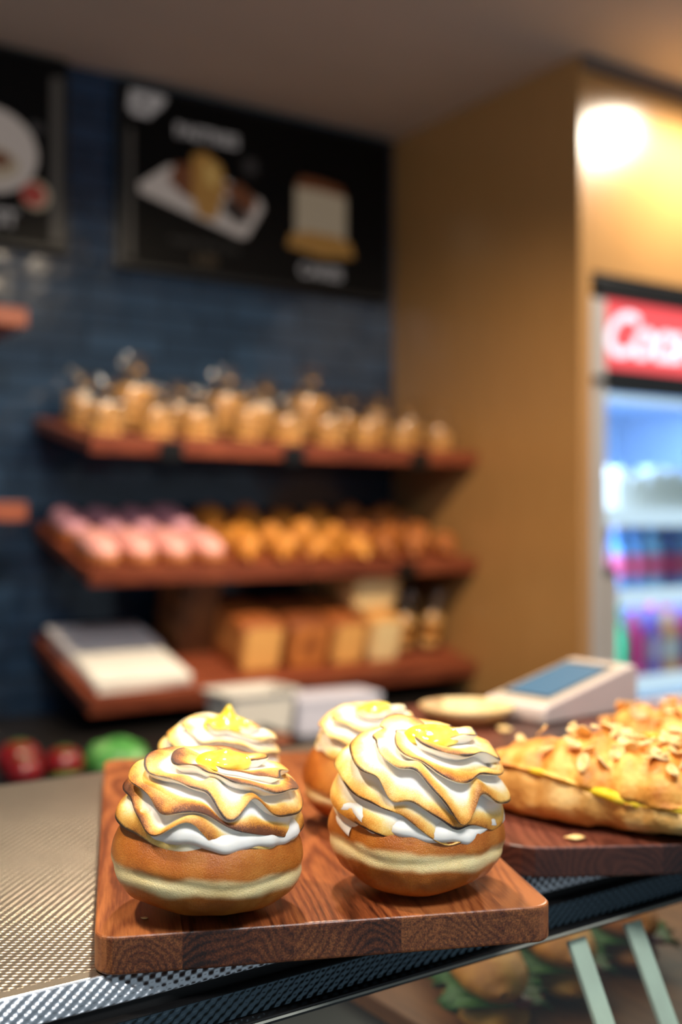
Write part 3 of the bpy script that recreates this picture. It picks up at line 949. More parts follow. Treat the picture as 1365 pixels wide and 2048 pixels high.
# ------------------------------------------------------------------ food inside the display case
db = board('serving_board', 0.62, 0.34, 0.014, 0.012, M['crate'])
db.location = (0.80, 0.665, 0.9303)
tag(db, 'brown wooden board inside the display case behind the front glass', 'board')
DZ = 0.9445
def baguette(loc, rz, length, label, seed, mat):
    root = empty('baguette', (loc[0], loc[1], DZ), label, 'baguette', 'filled baguettes in the case', rot=(0, 0, rz))
    rs = random.Random(seed)
    def half(name, zc, hz, m, wob):
        verts, faces = [], []
        nx, na = 40, 24
        for i in range(nx + 1):
            s = -1 + 2 * i / nx
            k = max(0.02, 1 - abs(s) ** 4) ** 0.5
            for j in range(na):
                a = 2 * PI * j / na
                p = Vector((s * length / 2, 0.028 * k * math.cos(a), zc + hz * k * math.sin(a)))
                p += Vector((0, math.cos(a), math.sin(a))) * 0.002 * noise.noise(p * 50 + Vector((seed, 0, 0)))
                p.z = max(p.z, 0)
                verts.append(p)
        for i in range(nx):
            for j in range(na):
                faces.append((i * na + j, i * na + (j + 1) % na, (i + 1) * na + (j + 1) % na, (i + 1) * na + j))
        faces.append(tuple(range(na))); faces.append(tuple(nx * na + j for j in reversed(range(na))))
        return mesh_obj(name, verts, faces, m, root)
    half('bread_base', 0.013, 0.013, mat, 0)
    half('bread_top', 0.037, 0.017, mat, 0)
    # frilly lettuce between the halves
    verts, faces = [], []
    n = 90
    for i in range(n):
        s = -1 + 2 * i / (n - 1)
        x = s * length * 0.46
        for (y, z) in ((-0.034, 0.022), (-0.030, 0.027), (0.030, 0.027), (0.034, 0.022)):
            k = 1 if abs(y) > 0.032 else 0
            verts.append((x, y + k * 0.006 * math.sin(i * 0.9), z + 0.005 * k * math.sin(i * 0.63 + 1)))
    for i in range(n - 1):
        for j in range(3):
            faces.append((i * 4 + j, (i + 1) * 4 + j, (i + 1) * 4 + j + 1, i * 4 + j + 1))
    lt = mesh_obj('lettuce', verts, faces, M['leaf'], root)
    sd = lt.modifiers.new('thick', 'SOLIDIFY'); sd.thickness = 0.0012
    for q in range(5):
        t = lathe('tomato_slice', [(0.0, -0.002), (0.020, -0.002), (0.021, 0.0), (0.020, 0.002), (0.0, 0.002)], M['tomato'], root, 24)
        t.location = (-length * 0.36 + q * length * 0.18, -0.014, 0.0255); t.rotation_euler = (0.15, 0.05, 0)
    return root
baguette((0.560, 0.645), math.radians(62), 0.20, 'filled baguette in the display case showing a green lettuce leaf, left of the pale strips', 3, M['croissant'])
baguette((0.640, 0.66), math.radians(64), 0.20, 'filled baguette in the display case just behind the pale strips', 5, M['croissant'])
baguette((0.725, 0.67), math.radians(62), 0.20, 'filled baguette in the display case right of the pale strips', 7, M['croissant_brown'])

# ------------------------------------------------------------------ slanted bakery shelves
SX0, SX1 = 0.866, WX - 0.004
SYF, SYB = 2.195, 2.545
class Shelf: pass
def shelf(zf, zb, th, label, brackets, lip=0.010):
    s = Shelf()
    ang = math.atan2(zb - zf, SYB - SYF)
    s.ang, s.zf = ang, zf
    ln = (SYB - SYF) / math.cos(ang) - 0.012
    root = empty('bread_shelf', (0, SYF, zf), label, 'shelf', 'slanted bread shelves', rot=(ang, 0, 0))
    s.root = root
    box('plank', SX0, SX1, 0.0, ln, -th, 0.0, M['shelf'], root, 0.003)
    box('front_rail', SX0, SX1, -0.014, 0.0, -th - 0.002, lip, M['shelf'], root, 0.002)
    for bx in brackets:
        bm = bmesh.new()
        bm_box(bm, bx, bx + 0.055, -0.020, -0.012, -th - 0.006, 0.004, 0.001)
        bm_box(bm, bx, bx + 0.055, -0.020, ln * 0.9, -th - 0.010, -th - 0.003, 0.001)
        bm_obj('bracket', bm, M['black'], root)
    def at(X, v):        # point on the tread, v metres up from the front edge
        return (X, SYF + v * math.cos(ang), zf + v * math.sin(ang))
    s.at = at
    return s
sh_top = shelf(1.468, 1.540, 0.026, 'top wooden shelf on the navy tiles, full of bagged biscuits', (1.02, 1.33, 1.70))
sh_mid = shelf(1.195, 1.298, 0.027, 'middle wooden shelf holding pink iced buns and golden pastries', (1.66,))
sh_low = shelf(0.932, 1.036, 0.032, 'lowest wooden shelf with white paper and tin loaves', (), lip=0.006)

# shelf ends of the neighbouring unit, at the left edge
for (zt, lab) in ((1.722, 'upper shelf end of the neighbouring unit at the left edge'), (1.334, 'lower shelf end of the neighbouring unit at the left edge')):
    root = empty('wall_shelf', (0.40, SYF, zt), lab, 'shelf', 'neighbouring wall shelves')
    box('plank', -0.36, 0.338, 0.012, 0.352, -0.036, 0.0, M['shelf'], root, 0.003)
    box('front_rail', -0.36, 0.338, 0.0, 0.012, -0.036, 0.002, M['shelf'], root, 0.002)

# ---- bagged biscuits
bis_prof = [(0.0, 0.0), (0.026, 0.0), (0.031, 0.004), (0.031, 0.010), (0.026, 0.014), (0.0, 0.0155)]
bis_master = lathe('biscuit_master', bis_prof, M['biscuit'], None, 20)
bis_mesh = bis_master.data; bpy.data.objects.remove(bis_master)
def bag_mesh(seed, w, h):
    rs = random.Random(seed)
    verts, faces = [], []
    n = 28
    prof = [(0.92, 0.0), (1.0, 0.02), (1.03, 0.30), (1.0, 0.55), (0.8, 0.68), (0.42, 0.76), (0.16, 0.80), (0.12, 0.815), (0.24, 0.86), (0.48, 0.95), (0.62, 1.0)]
    for (r, z) in prof:
        for i in range(n):
            a = 2 * PI * i / n
            cr = 1 + 0.05 * noise.noise(Vector((math.cos(a) * 2, math.sin(a) * 2, z * 6 + seed))) * (1 if 0.02 < z else 0.4)
            if z > 0.7: cr *= 1 + 0.16 * math.sin(a * 7 + seed)
            sq = 1 / (abs(math.cos(a)) ** 4 + abs(math.sin(a)) ** 4) ** 0.25 if z < 0.6 else 1
            verts.append((w * r * cr * math.cos(a) * (0.5 + 0.5 * sq), w * 0.8 * r * cr * math.sin(a) * (0.5 + 0.5 * sq), h * z + (0.008 * math.sin(a * 3 + seed) if z > 0.9 else 0)))
    m = len(prof)
    for j in range(m - 1):
        for i in range(n):
            faces.append((j * n + i, j * n + (i + 1) % n, (j + 1) * n + (i + 1) % n, (j + 1) * n + i))
    faces.append(tuple(reversed(range(n))))
    return verts, faces
def make_bag(seed, h):
    root = empty('biscuit_bag', (0, 0, 0), 'x', 'biscuit bag', 'bagged biscuits on the top shelf')
    v, f = bag_mesh(seed, 0.042, h)
    mesh_obj('bag_film', v, f, M['film'], root)
    rs = random.Random(seed)
    layers = int(h * 0.66 / 0.0165)
    for k in range(layers):
        for sx in (-1, 1):
            if k == layers - 1 and sx == 1 and seed % 2: continue
            o = bpy.data.objects.new('biscuit', bis_mesh)
            o.location = (sx * 0.0125 + rs.uniform(-.002, .002), rs.uniform(-.004, .004), 0.002 + k * 0.0162)
            o.scale = (0.72, 0.9, 1); o.rotation_euler = (0, rs.uniform(-.06, .06), 0)
            link(o, root)
    t = lathe('tie', [(0.006, 0), (0.0085, 0.003), (0.006, 0.006)], M['biscuit'], root, 14)
    t.location = (0, 0, h * 0.79)
    return root
bagP = [make_bag(1, 0.120), make_bag(2, 0.140), make_bag(3, 0.112)]
ORD = ['first', 'second', 'third', 'fourth', 'fifth', 'sixth', 'seventh', 'eighth', 'ninth', 'tenth', 'eleventh']
used = set()
def put(protos, k, pos, rot, label, scale=1.0):
    if (id(protos), k) not in used:
        used.add((id(protos), k)); o = protos[k]
    else:
        o = copy_tree(protos[k])
    o.location = pos; o.rotation_euler = rot; o.scale = (scale,) * 3
    o['label'] = label
    return o
rb = random.Random(5)
def xs_row(n, x0, x1):
    return [x0 + (x1 - x0) * i / (n - 1) for i in range(n)]
kinds_f = [0, 2, 2, 1, 2, 0, 2, 0, 2]
for i, x in enumerate(xs_row(9, 0.925, 1.850)):
    if i == 1: sc = 1.0
    put(bagP, kinds_f[i], sh_top.at(x + rb.uniform(-.008, .008), 0.065), (sh_top.ang, 0, rb.uniform(-.3, .3)),
        'clear bag of golden biscuits, %s from left in the front row of the top shelf' % ORD[i], rb.uniform(0.92, 1.02))
kinds_b = [0, 1, 0, 1, 0, 1, 0, 0, 0]
for i, x in enumerate(xs_row(9, 0.925, 1.855)):
    sc = [0.95, 1.22, 0.95, 1.15, 1.12, 1.28, 1.02, 0.98, 0.98][i]
    put(bagP, kinds_b[i], sh_top.at(x + rb.uniform(-.008, .008), 0.185), (sh_top.ang, 0, rb.uniform(-.3, .3)),
        'clear bag of golden biscuits, %s from left in the rear row of the top shelf' % ORD[i], sc)
for i, x in enumerate(xs_row(8, 0.955, 1.80)):
    put(bagP, i % 2, sh_top.at(x, 0.290), (sh_top.ang, 0, rb.uniform(-.3, .3)),
        'clear bag of golden biscuits, %s from left against the tiles on the top shelf' % ORD[i], [1.0, 1.05, .9, 1.0, 1.15, 1.1, .9, .9][i])

# ---- pink iced finger buns
def capsule(name, lx, wy, hz, mat, parent, z0=0.0, seed=0, top_only=False):
    verts, faces = [], []
    nx, na = 26, 24
    for i in range(nx + 1):
        s = -1 + 2 * i / nx
        k = max(0.02, 1 - abs(s) ** 3.2) ** 0.5
        for j in range(na):
            a = 2 * PI * j / na
            ca, sa = math.cos(a), math.sin(a)
            z = hz * k * sa if sa > 0 else hz * 0.35 * sa * (1 if not top_only else 0.2)
            p = Vector((wy * k * math.copysign(abs(ca) ** .8, ca), s * lx, z0 + z))
            p += Vector((ca, 0, sa)) * 0.002 * noise.noise(p * 40 + Vector((seed, seed, 0)))
            verts.append(p)
    for i in range(nx):
        for j in range(na):
            faces.append((i * na + j, (i + 1) * na + j, (i + 1) * na + (j + 1) % na, i * na + (j + 1) % na))
    faces.append(tuple(reversed(range(na)))); faces.append(tuple(nx * na + j for j in range(na)))
    return mesh_obj(name, verts, faces, mat, parent)
def make_iced(icing, seed):
    root = empty('iced_bun', (0, 0, 0), 'x', 'iced bun', 'pink iced buns on the middle shelf')
    capsule('bun', 0.078, 0.038, 0.036, M['bun'], root, 0.013, seed)
    capsule('icing', 0.074, 0.036, 0.030, icing, root, 0.026, seed + 2, True)
    return root
icedP = [make_iced(M['icing'], 1), make_iced(M['icing_mauve'], 4)]
for i, x in enumerate(xs_row(4, 0.915, 1.165)):
    put(icedP, 0, sh_mid.at(x, 0.088), (sh_mid.ang, 0, rb.uniform(-.06, .06)), 'light pink iced bun, %s from left in the front row of the middle shelf' % ORD[i])
for i, x in enumerate(xs_row(4, 0.915, 1.165)):
    put(icedP, 1, sh_mid.at(x, 0.256), (sh_mid.ang, 0, rb.uniform(-.06, .06)), 'mauve pink iced bun, %s from left in the rear row of the middle shelf' % ORD[i], [1.0, 1.0, 1.02, 1.12][i])

# ---- golden pastries
def make_croissant(mat, seed, name, label_cat):
    root = empty(name, (0, 0, 0), 'x', label_cat, 'golden pastries on the middle shelf')
    verts, faces = [], []
    nx, na = 40, 22
    for i in range(nx + 1):
        s = -1 + 2 * i / nx
        a0 = s * 1.15
        cx, cy = 0.052 * math.sin(a0), 0.052 * (math.cos(a0) - 0.75)
        k = max(0.06, 1 - abs(s) ** 1.7)
        k *= 1 + 0.10 * math.cos(s * 17)
        for j in range(na):
            a = 2 * PI * j / na
            rr = 0.031 * k
            o_ = Vector((math.sin(a0), math.cos(a0), 0)) * math.cos(a) * rr
            p = Vector((cx, cy, 0.0)) + o_ + Vector((0, 0, 0.026 * k ** 0.7 + math.sin(a) * rr * 0.95))
            p += p.normalized() * 0.003 * noise.noise(p * 45 + Vector((seed, 0, 0)))
            p.z = max(0, p.z)
            verts.append(p)
    for i in range(nx):
        for j in range(na):
            faces.append((i * na + j, i * na + (j + 1) % na, (i + 1) * na + (j + 1) % na, (i + 1) * na + j))
    faces.append(tuple(range(na))); faces.append(tuple(nx * na + j for j in reversed(range(na))))
    mesh_obj('crust', verts, faces, mat, root)
    return root
crP = [make_croissant(M['croissant'], 2, 'croissant', 'croissant'), make_croissant(M['croissant_brown'], 6, 'croissant', 'croissant')]
for row, (v, n, word) in enumerate(((0.050, 7, 'front'), (0.140, 7, 'centre'), (0.235, 7, 'rear'), (0.305, 6, 'back'))):
    for i, x in enumerate(xs_row(n, 1.275 + 0.02 * (row % 2), 1.860 - 0.02 * (row % 2))):
        k = 0 if (i < 4 and row < 3) else 1
        put(crP, k, sh_mid.at(x, v), (sh_mid.ang, 0, rb.uniform(-1.2, 1.2)),
            '%s croissant, %s from left in the %s row of the middle shelf' % ('golden' if k == 0 else 'dark baked', ORD[i], word), rb.uniform(0.92, 1.1))

# ---- bottom shelf: paper, crate, loaves
def loaf_mesh(name, w, d, h, mat, parent, dome=0.012, seed=0, arch=False):
    """tin loaf: straight sides, domed top; crust attribute is high on top and edges, low on the end faces"""
    prof = []
    n = 10
    for k in range(n + 1):
        a = PI * k / n
        prof.append((w / 2 * math.cos(a) * 1.02, h - dome + dome * math.sin(a) ** 0.7))
    outline = [(w / 2 * 0.95, 0.004), (w / 2 * 0.965, h * 0.35), (w / 2 * 0.975, h * 0.7)] + prof + [(-w / 2 * 0.975, h * 0.7), (-w / 2 * 0.965, h * 0.35), (-w / 2 * 0.95, 0.004), (-w / 2 * 0.8, 0.0), (w / 2 * 0.8, 0.0)]
    m = len(outline)
    verts, faces, cr = [], [], []
    ny = 14
    for j in range(ny + 1):
        s = -1 + 2 * j / ny
        k = 1 - 0.05 * abs(s) ** 8
        for (x, z) in outline:
            p = Vector((x * k, s * d / 2, z * (k if z > 0.02 else 1)))
            p += Vector((1, 0, 1)) * 0.0012 * noise.noise(p * 35 + Vector((seed, 0, 0)))
            p.z = max(0, p.z)
            verts.append(p); cr.append(0.45 + 0.5 * min(1, max(0, (z - h * 0.6) / (h * 0.35))))
    for j in range(ny):
        for i in range(m):
            faces.append((j * m + i, j * m + (i + 1) % m, (j + 1) * m + (i + 1) % m, (j + 1) * m + i))
    # end faces: rings shrinking to the middle with a pale centre
    for (j, sgn) in ((0, -1), (ny, 1)):
        prev = [j * m + i for i in range(m)]
        for (sc, c) in ((0.90, 0.45), (0.78, 0.05), (0.30, 0.0 if not arch else 0.5)):
            cz = h * 0.5
            ring = []
            for i in range(m):
                p0 = Vector(verts[j * m + i])
                ring.append(len(verts))
                verts.append(Vector((p0.x * sc, p0.y + sgn * 0.001, cz + (p0.z - cz) * sc))); cr.append(c)
            for i in range(m):
                q = (prev[i], prev[(i + 1) % m], ring[(i + 1) % m], ring[i])
                faces.append(q if sgn > 0 else q[::-1])
            prev = ring
        faces.append(tuple(prev) if sgn > 0 else tuple(reversed(prev)))
    bmx = bmesh.new(); me = bpy.data.meshes.new(name); me.from_pydata([tuple(v) for v in verts], [], faces); bmx.from_mesh(me)
    bmesh.ops.recalc_face_normals(bmx, faces=bmx.faces); bmx.to_mesh(me); bmx.free()
    me.polygons.foreach_set('use_smooth', [len(p.vertices) == 4 for p in me.polygons])
    me.materials.append(mat)
    o = link(bpy.data.objects.new(name, me), parent)
    set_attr(o, 'crust', cr)
    return o
def single(o, pos, rot, label, cat, group=None):
    o.location = pos; o.rotation_euler = rot
    return tag(o, label, cat, group)
GL = 'loaves on the lowest shelf'
def loaf(x, v, w, d, h, mat, label, dz=0.0, seed=0, arch=False, rz=0.0):
    px, py, pz = sh_low.at(x, v)
    o = loaf_mesh('tin_loaf', w, d, h, M[mat], None, seed=seed, arch=arch)
    up = (0.0, -math.sin(sh_low.ang) * dz, math.cos(sh_low.ang) * dz)
    return single(o, (px, py + up[1], pz + up[2]), (sh_low.ang, 0, rz), label, 'loaf', GL)
loaf(1.300, 0.150, 0.112, 0.20, 0.122, 'loaf', 'pale fronted tin loaf, leftmost in the loaf row on the lowest shelf', 0, 1)
loaf(1.430, 0.150, 0.112, 0.20, 0.118, 'loaf_dark', 'darker tin loaf, second from left in the loaf row', 0, 2, True)
loaf(1.545, 0.150, 0.098, 0.20, 0.116, 'loaf', 'narrow tin loaf, third from left in the loaf row', 0, 3)
loaf(1.655, 0.150, 0.095, 0.20, 0.118, 'loaf_pale', 'palest tin loaf, fourth in the loaf row under another loaf', 0, 4)
loaf(1.640, 0.185, 0.145, 0.17, 0.095, 'loaf_pale', 'pale loaf lying on top of the loaf row', 0.121, 6)
for i, x in enumerate((1.755, 1.845)):
    pos = sh_low.at(x, 0.11)
    r = empty('bread_roll_bag', pos, 'small clear bag of stacked rolls on the lowest shelf, %s the tan wall' % ('second from' if i == 0 else 'right beside'), 'roll bag', 'roll bags on the lowest shelf', rot=(sh_low.ang, 0, 0))
    v, f = bag_mesh(11 + i, 0.036, 0.150)
    mesh_obj('bag_film', v, f, M['film'], r)
    for k in range(3):
        o = lathe('bread_roll', [(0.0, 0.0), (0.024, 0.002), (0.031, 0.014), (0.025, 0.027), (0.0, 0.032)], M['biscuit'] if k != 1 else M['croissant'], r, 20)
        o.location = (0, 0, 0.002 + k * 0.031); o.scale = (0.95, 0.78, 1)
# wooden crate side standing behind
cr_root = empty('wooden_crate', sh_low.at(1.205, 0.24), 'tall brown wooden crate on end behind the white paper', 'crate', rot=(sh_low.ang, 0, 0))
box('side_board', -0.055, 0.040, -0.060, 0.075, 0.001, 0.190, M['crate'], cr_root, 0.003)
box('top_rail', -0.055, 0.040, -0.064, 0.079, 0.178, 0.192, M['crate'], cr_root, 0.002)
# white paper: two flat reams of folded bags
pp = empty('paper_stack', sh_low.at(0.995, 0.165), 'stack of white paper lying at the left end of the lowest shelf', 'paper', rot=(sh_low.ang, 0, 0))
for k in range(7):
    o = box('paper_sheet', -0.105, 0.112, -0.150, 0.030 if k > 2 else 0.14, 0.001 + k * 0.0035, 0.0042 + k * 0.0035, M['paper'], pp, 0.001)
    o.rotation_euler = (0, 0, rb.uniform(-0.03, 0.03))
o = box('paper_sleeve', -0.112, 0.118, 0.020, 0.165, 0.022, 0.030, M['paper_grey'], pp, 0.003)

# ------------------------------------------------------------------ back bench and what stands on it
bench = empty('back_bench', (0.3, 2.1, 0), 'dark work bench along the tiled wall below the shelves', 'bench')
def bchild(o):
    o.parent = bench; o.matrix_parent_inverse = Matrix.Translation((-0.3, -2.1, 0)); return o
bchild(box('worktop', -1.5, WX - 0.016, 1.74, WY - 0.002, 0.815, 0.85, M['bench'], None, 0.003))
bchild(box('cabinet', -1.5, WX - 0.016, 1.78, WY - 0.002, 0.0, 0.815, M['bench']))
# white tub
tub = empty('plastic_tub', (1.134, 1.99, 0.8505), 'white plastic tub on the bench below the lowest shelf', 'tub')
n = 12
def tapered(name, wx0, wy0, wx1, wy1, h, mat, parent, th=0.003):
    def ring(wx, wy, z, r=0.018):
        out = []
        for (sx, sy, a0) in ((1, -1, -90), (1, 1, 0), (-1, 1, 90), (-1, -1, 180)):
            for k in range(5):
                a = math.radians(a0 + 22.5 * k)
                out.append((sx * (wx - r) + r * math.cos(a), sy * (wy - r) + r * math.sin(a), z))
        return out
    rings = [ring(wx0, wy0, 0), ring(wx1, wy1, h), ring(wx1 + 0.006, wy1 + 0.006, h), ring(wx1 + 0.006, wy1 + 0.006, h + 0.005), ring(wx1 - th, wy1 - th, h + 0.005), ring(wx0 - th, wy0 - th, th)]
    m = 20
    verts = [v for r_ in rings for v in r_]
    faces = [tuple(reversed(range(m))), tuple((len(rings) - 1) * m + i for i in range(m))]
    for j in range(len(rings) - 1):
        for i in range(m):
            faces.append((j * m + i, j * m + (i + 1) % m, (j + 1) * m + (i + 1) % m, (j + 1) * m + i))
    return mesh_obj(name, verts, faces, mat, parent, False)
tapered('tub_body', 0.068, 0.050, 0.080, 0.060, 0.100, M['tub'], tub)
# lilac-white box
lb = empty('card_box', (1.335, 2.0, 0.8505), 'pale lilac box on the bench right of the white tub', 'box', rot=(0, 0, math.radians(-8)))
box('box_body', -0.098, 0.098, -0.05, 0.05, 0.0, 0.070, M['lilac'], lb, 0.003)
box('box_lid', -0.100, 0.100, -0.052, 0.052, 0.062, 0.078, M['lilac'], lb, 0.003)
wb = empty('wooden_block', (1.045, 1.80, 0.8505), 'small brown wooden block on the bench in front of the white tub', 'block', rot=(0, 0, math.radians(-20)))
box('block_body', -0.06, 0.055, -0.03, 0.03, 0.0, 0.040, M['shelf'], wb, 0.004)
box('block_top', -0.06, 0.055, -0.03, 0.03, 0.040, 0.046, M['board'], wb, 0.002)

# red fruit and a green cabbage in the dark at the left
cor = empty('produce_rack', (0.745, 1.80, 0.8505), 'low dark rack of red and green vegetables on the bench at the far left', 'rack')
def rack_box(*a, name='rack_tray'):
    return box(name, *a, M['black'], cor, 0.002)
rack_box(-0.34, 0.36, -0.052, 0.10, 0.0, 0.012)
for x in (-0.34, 0.354): rack_box(x, x + 0.006, -0.052, 0.10, 0.012, 0.05, name='rack_side')
def tomato(x, y, z, r, label):
    root = empty('tomato', (x, y, z), label, 'tomato', 'red tomatoes behind the counter')
    prof = []
    for k in range(13):
        a = -PI / 2 + PI * k / 12
        prof.append((r * math.cos(a), r * 0.86 + r * 0.86 * math.sin(a)))
    lathe('tomato_skin', prof, M['tomato'], root, 28)
    verts = [(0, 0, r * 1.74)]; faces = []
    for i in range(10):
        a = 2 * PI * i / 10
        rr = r * (0.75 if i % 2 == 0 else 0.18)
        verts.append((rr * math.cos(a), rr * math.sin(a), r * 1.76 - (0.20 * r if i % 2 == 0 else 0.02 * r)))
    for i in range(10): faces.append((0, 1 + i, 1 + (i + 1) % 10))
    c = mesh_obj('calyx', verts, faces, M['stem'], root); c.modifiers.new('thick', 'SOLIDIFY').thickness = 0.002
    return root
RZ = 0.8505 + 0.0122
def greens(name, x, y, z, r, label, cat, seed, mat, flat_=0.8):
    root = empty(name, (x, y, z), label, cat)
    def lobed(nm, rr, zz, sd, m):
        verts, faces = [], []
        nu, nv = 40, 24
        for j in range(nv + 1):
            a = -PI / 2 + PI * j / nv
            for i in range(nu):
                th = 2 * PI * i / nu
                p = Vector((math.cos(a) * math.cos(th), math.cos(a) * math.sin(th), math.sin(a)))
                k = 1 + 0.10 * noise.noise(p * 2.5 + Vector((sd, 0, 0))) + 0.04 * math.sin(7 * th + 3 * a)
                q = p * rr * k; q.z = max(-rr * flat_ * 0.98, q.z) * flat_ + zz
                verts.append(q)
        for j in range(nv):
            for i in range(nu):
                faces.append((j * nu + i, j * nu + (i + 1) % nu, (j + 1) * nu + (i + 1) % nu, (j + 1) * nu + i))
        return mesh_obj(nm, verts, faces, m, root)
    h = lobed('heart', r, r * flat_ * 0.8, seed, mat)
    mz = min(v.co.z for v in h.data.vertices)
    h.location.z = -mz
    for k in range(4):
        a = k * PI / 2 + 0.5
        l_ = lobed('outer_leaf', r * 0.62, r * flat_ * 0.6, seed + 3 + k, mat)
        l_.location = (math.cos(a) * r * 0.38, math.sin(a) * r * 0.38, -min(v.co.z for v in l_.data.vertices))
    return root
for (x, y, z, r, lab) in ((0.600, 1.800, RZ, 0.031, 'red tomato at the front of the dark rack, nearest the left edge'),
                          (0.672, 1.812, RZ + 0.0, 0.033, 'red tomato in the dark rack closest to the green cabbage'),
                          (0.612, 1.862, RZ, 0.038, 'red tomato at the rear of the dark rack')):
    tomato(x, y, z, r, lab)
greens('lettuce_head', 0.668, 1.790, RZ, 0.026, 'small green lettuce head low between the red tomatoes', 'lettuce', 3, M['leaf'], 0.55)
greens('cabbage', 0.768, 1.812, RZ, 0.054, 'round green cabbage in the dark left of the back doughnut', 'cabbage', 8, M['cabbage'], 0.66)

# ------------------------------------------------------------------ menu screens on the tiles
SYS = 2.512
M['screen_black'] = flat('unlit_screen', (10, 9, 9), 0.35, nscale=5, namt=0.1, spec=0.12)
def ink(name, rgb, s=0.32): return emit(name, rgb, s)
WHITE = ink('ink_white', (214, 204, 200), 0.22)
PLATE = ink('ink_plate', (226, 208, 196), 0.24)
GOLD = ink('ink_gold', (214, 150, 64), 0.20)
GOLD_L = ink('ink_pale_gold', (232, 184, 100), 0.26)
BROWN = ink('ink_brown', (150, 78, 30), 0.16)
DBROWN = ink('ink_dark_brown', (60, 26, 16), 0.10)
DIM = ink('ink_dim', (90, 82, 80), 0.08)
CREAM = ink('ink_cream', (214, 190, 158), 0.22)
RED = ink('ink_red', (206, 64, 48), 0.24)
DRED = ink('ink_dark_red', (140, 24, 16), 0.2)
GREY = ink('ink_grey_strip', (120, 110, 100), 0.10)
def screen(x0, x1, z0, z1, label):
    cx, cz = (x0 + x1) / 2, (z0 + z1) / 2
    root = empty('menu_screen', (cx, WY, cz), label, 'menu screen', 'menu screens above the shelves')
    def ch(o):
        o.parent = root; o.matrix_parent_inverse = Matrix.Translation((-cx, -WY, -cz)); return o
    ch(box('housing', x0, x1, SYS + 0.004, WY - 0.0004, z0, z1, M['black'], None, 0.003))
    ch(box('panel', x0 + 0.012, x1 - 0.012, SYS + 0.001, SYS + 0.0045, z0 + 0.012, z1 - 0.012, M['screen_black']))
    return root, ch
def poly_xz(name, pts, ch, mat, lift=0.0):
    y = SYS + 0.0008 - lift
    return ch(prism_xz(name, pts, y - 0.0006, y, mat))
def ell(cx, cz, rx, rz, rot=0.0, n=28):
    out = []
    for i in range(n):
        a = 2 * PI * i / n
        x, z = rx * math.cos(a), rz * math.sin(a)
        out.append((cx + x * math.cos(rot) - z * math.sin(rot), cz + x * math.sin(rot) + z * math.cos(rot)))
    return out
def words(name, body, size, cx, cz, mat, ch, **kw):
    t = text_mesh(name, body, size, mat, None, **kw)
    t.location = (cx, SYS - 0.0002, cz); t.rotation_euler = (PI / 2, 0, 0)
    return ch(t)
r1, c1 = screen(1.066, 1.886, 1.912, 2.366, 'black menu screen next to the tan wall showing a cake plate and a tall cake')
poly_xz('left_strip', [(1.090, 1.935), (1.104, 1.935), (1.104, 2.250), (1.090, 2.250)], c1, GREY)
# cup shaped badge
poly_xz('cup_badge', [(1.096, 2.345), (1.090, 2.300), (1.104, 2.284), (1.146, 2.284), (1.160, 2.300), (1.180, 2.318), (1.192, 2.340), (1.180, 2.345)], c1, WHITE)
poly_xz('badge_hole', ell(1.128, 2.314, 0.014, 0.010), c1, DIM, 0.0008)
words('heading', 'PASTRIES', 0.044, 1.305, 2.268, WHITE, c1, offset=0.0012)
poly_xz('plate_picture', [(1.118, 2.118), (1.196, 2.176), (1.300, 2.190), (1.462, 2.130), (1.468, 2.110), (1.420, 2.030), (1.400, 2.026), (1.122, 2.098)], c1, PLATE)
poly_xz('cake_slice_picture', [(1.196, 2.140), (1.215, 2.185), (1.268, 2.192), (1.272, 2.098), (1.236, 2.110)], c1, BROWN, 0.0008)
poly_xz('cake_slice_picture', [(1.262, 2.215), (1.300, 2.228), (1.345, 2.200), (1.358, 2.150), (1.330, 2.060), (1.280, 2.062), (1.262, 2.110)], c1, GOLD, 0.0010)
poly_xz('cake_slice_picture', [(1.296, 2.205), (1.336, 2.190), (1.330, 2.140), (1.300, 2.150)], c1, GOLD_L, 0.0018)
poly_xz('cake_slice_picture', [(1.345, 2.150), (1.395, 2.166), (1.448, 2.130), (1.436, 2.092), (1.390, 2.100)], c1, BROWN, 0.0012)
poly_xz('chocolate_picture', ell(1.385, 2.090, 0.042, 0.024, -0.5), c1, DBROWN, 0.0020)
st = []
for i in range(16):
    a = 2 * PI * i / 16; rr = 0.030 if i % 2 == 0 else 0.016
    st.append((1.430 + rr * math.cos(a), 2.215 + rr * math.sin(a)))
poly_xz('starburst', st, c1, DIM)
words('caption', 'freshly baked daily', 0.026, 1.300, 1.995, DIM, c1)
words('price', '6.50', 0.036, 1.300, 1.955, ink('ink_dim_gold', (150, 104, 30), 0.07), c1, offset=0.0008)
poly_xz('tall_cake_picture', [(1.566, 2.060), (1.568, 2.190), (1.582, 2.214), (1.640, 2.214), (1.712, 2.205), (1.730, 2.180), (1.730, 2.060)], c1, CREAM)
poly_xz('cake_top_picture', [(1.568, 2.186), (1.582, 2.216), (1.640, 2.216), (1.712, 2.207), (1.729, 2.182), (1.650, 2.188)], c1, BROWN, 0.0008)
poly_xz('cake_stand_picture', [(1.540, 2.026), (1.552, 2.058), (1.600, 2.072), (1.700, 2.072), (1.745, 2.058), (1.757, 2.020), (1.650, 2.008)], c1, GOLD, 0.0010)
words('cake_title', 'CAKES', 0.046, 1.648, 1.967, WHITE, c1, offset=0.0014)
r2, c2 = screen(0.124, 0.944, 1.924, 2.378, 'black menu screen at the left edge showing a white plate and red dip bowl')
poly_xz('side_strip', [(0.898, 1.945), (0.926, 1.945), (0.926, 2.330), (0.898, 2.330)], c2, GREY)
poly_xz('plate_picture', ell(0.755, 2.135, 0.112, 0.098), c2, PLATE)
poly_xz('food_picture', ell(0.745, 2.105, 0.080, 0.040), c2, CREAM, 0.0008)
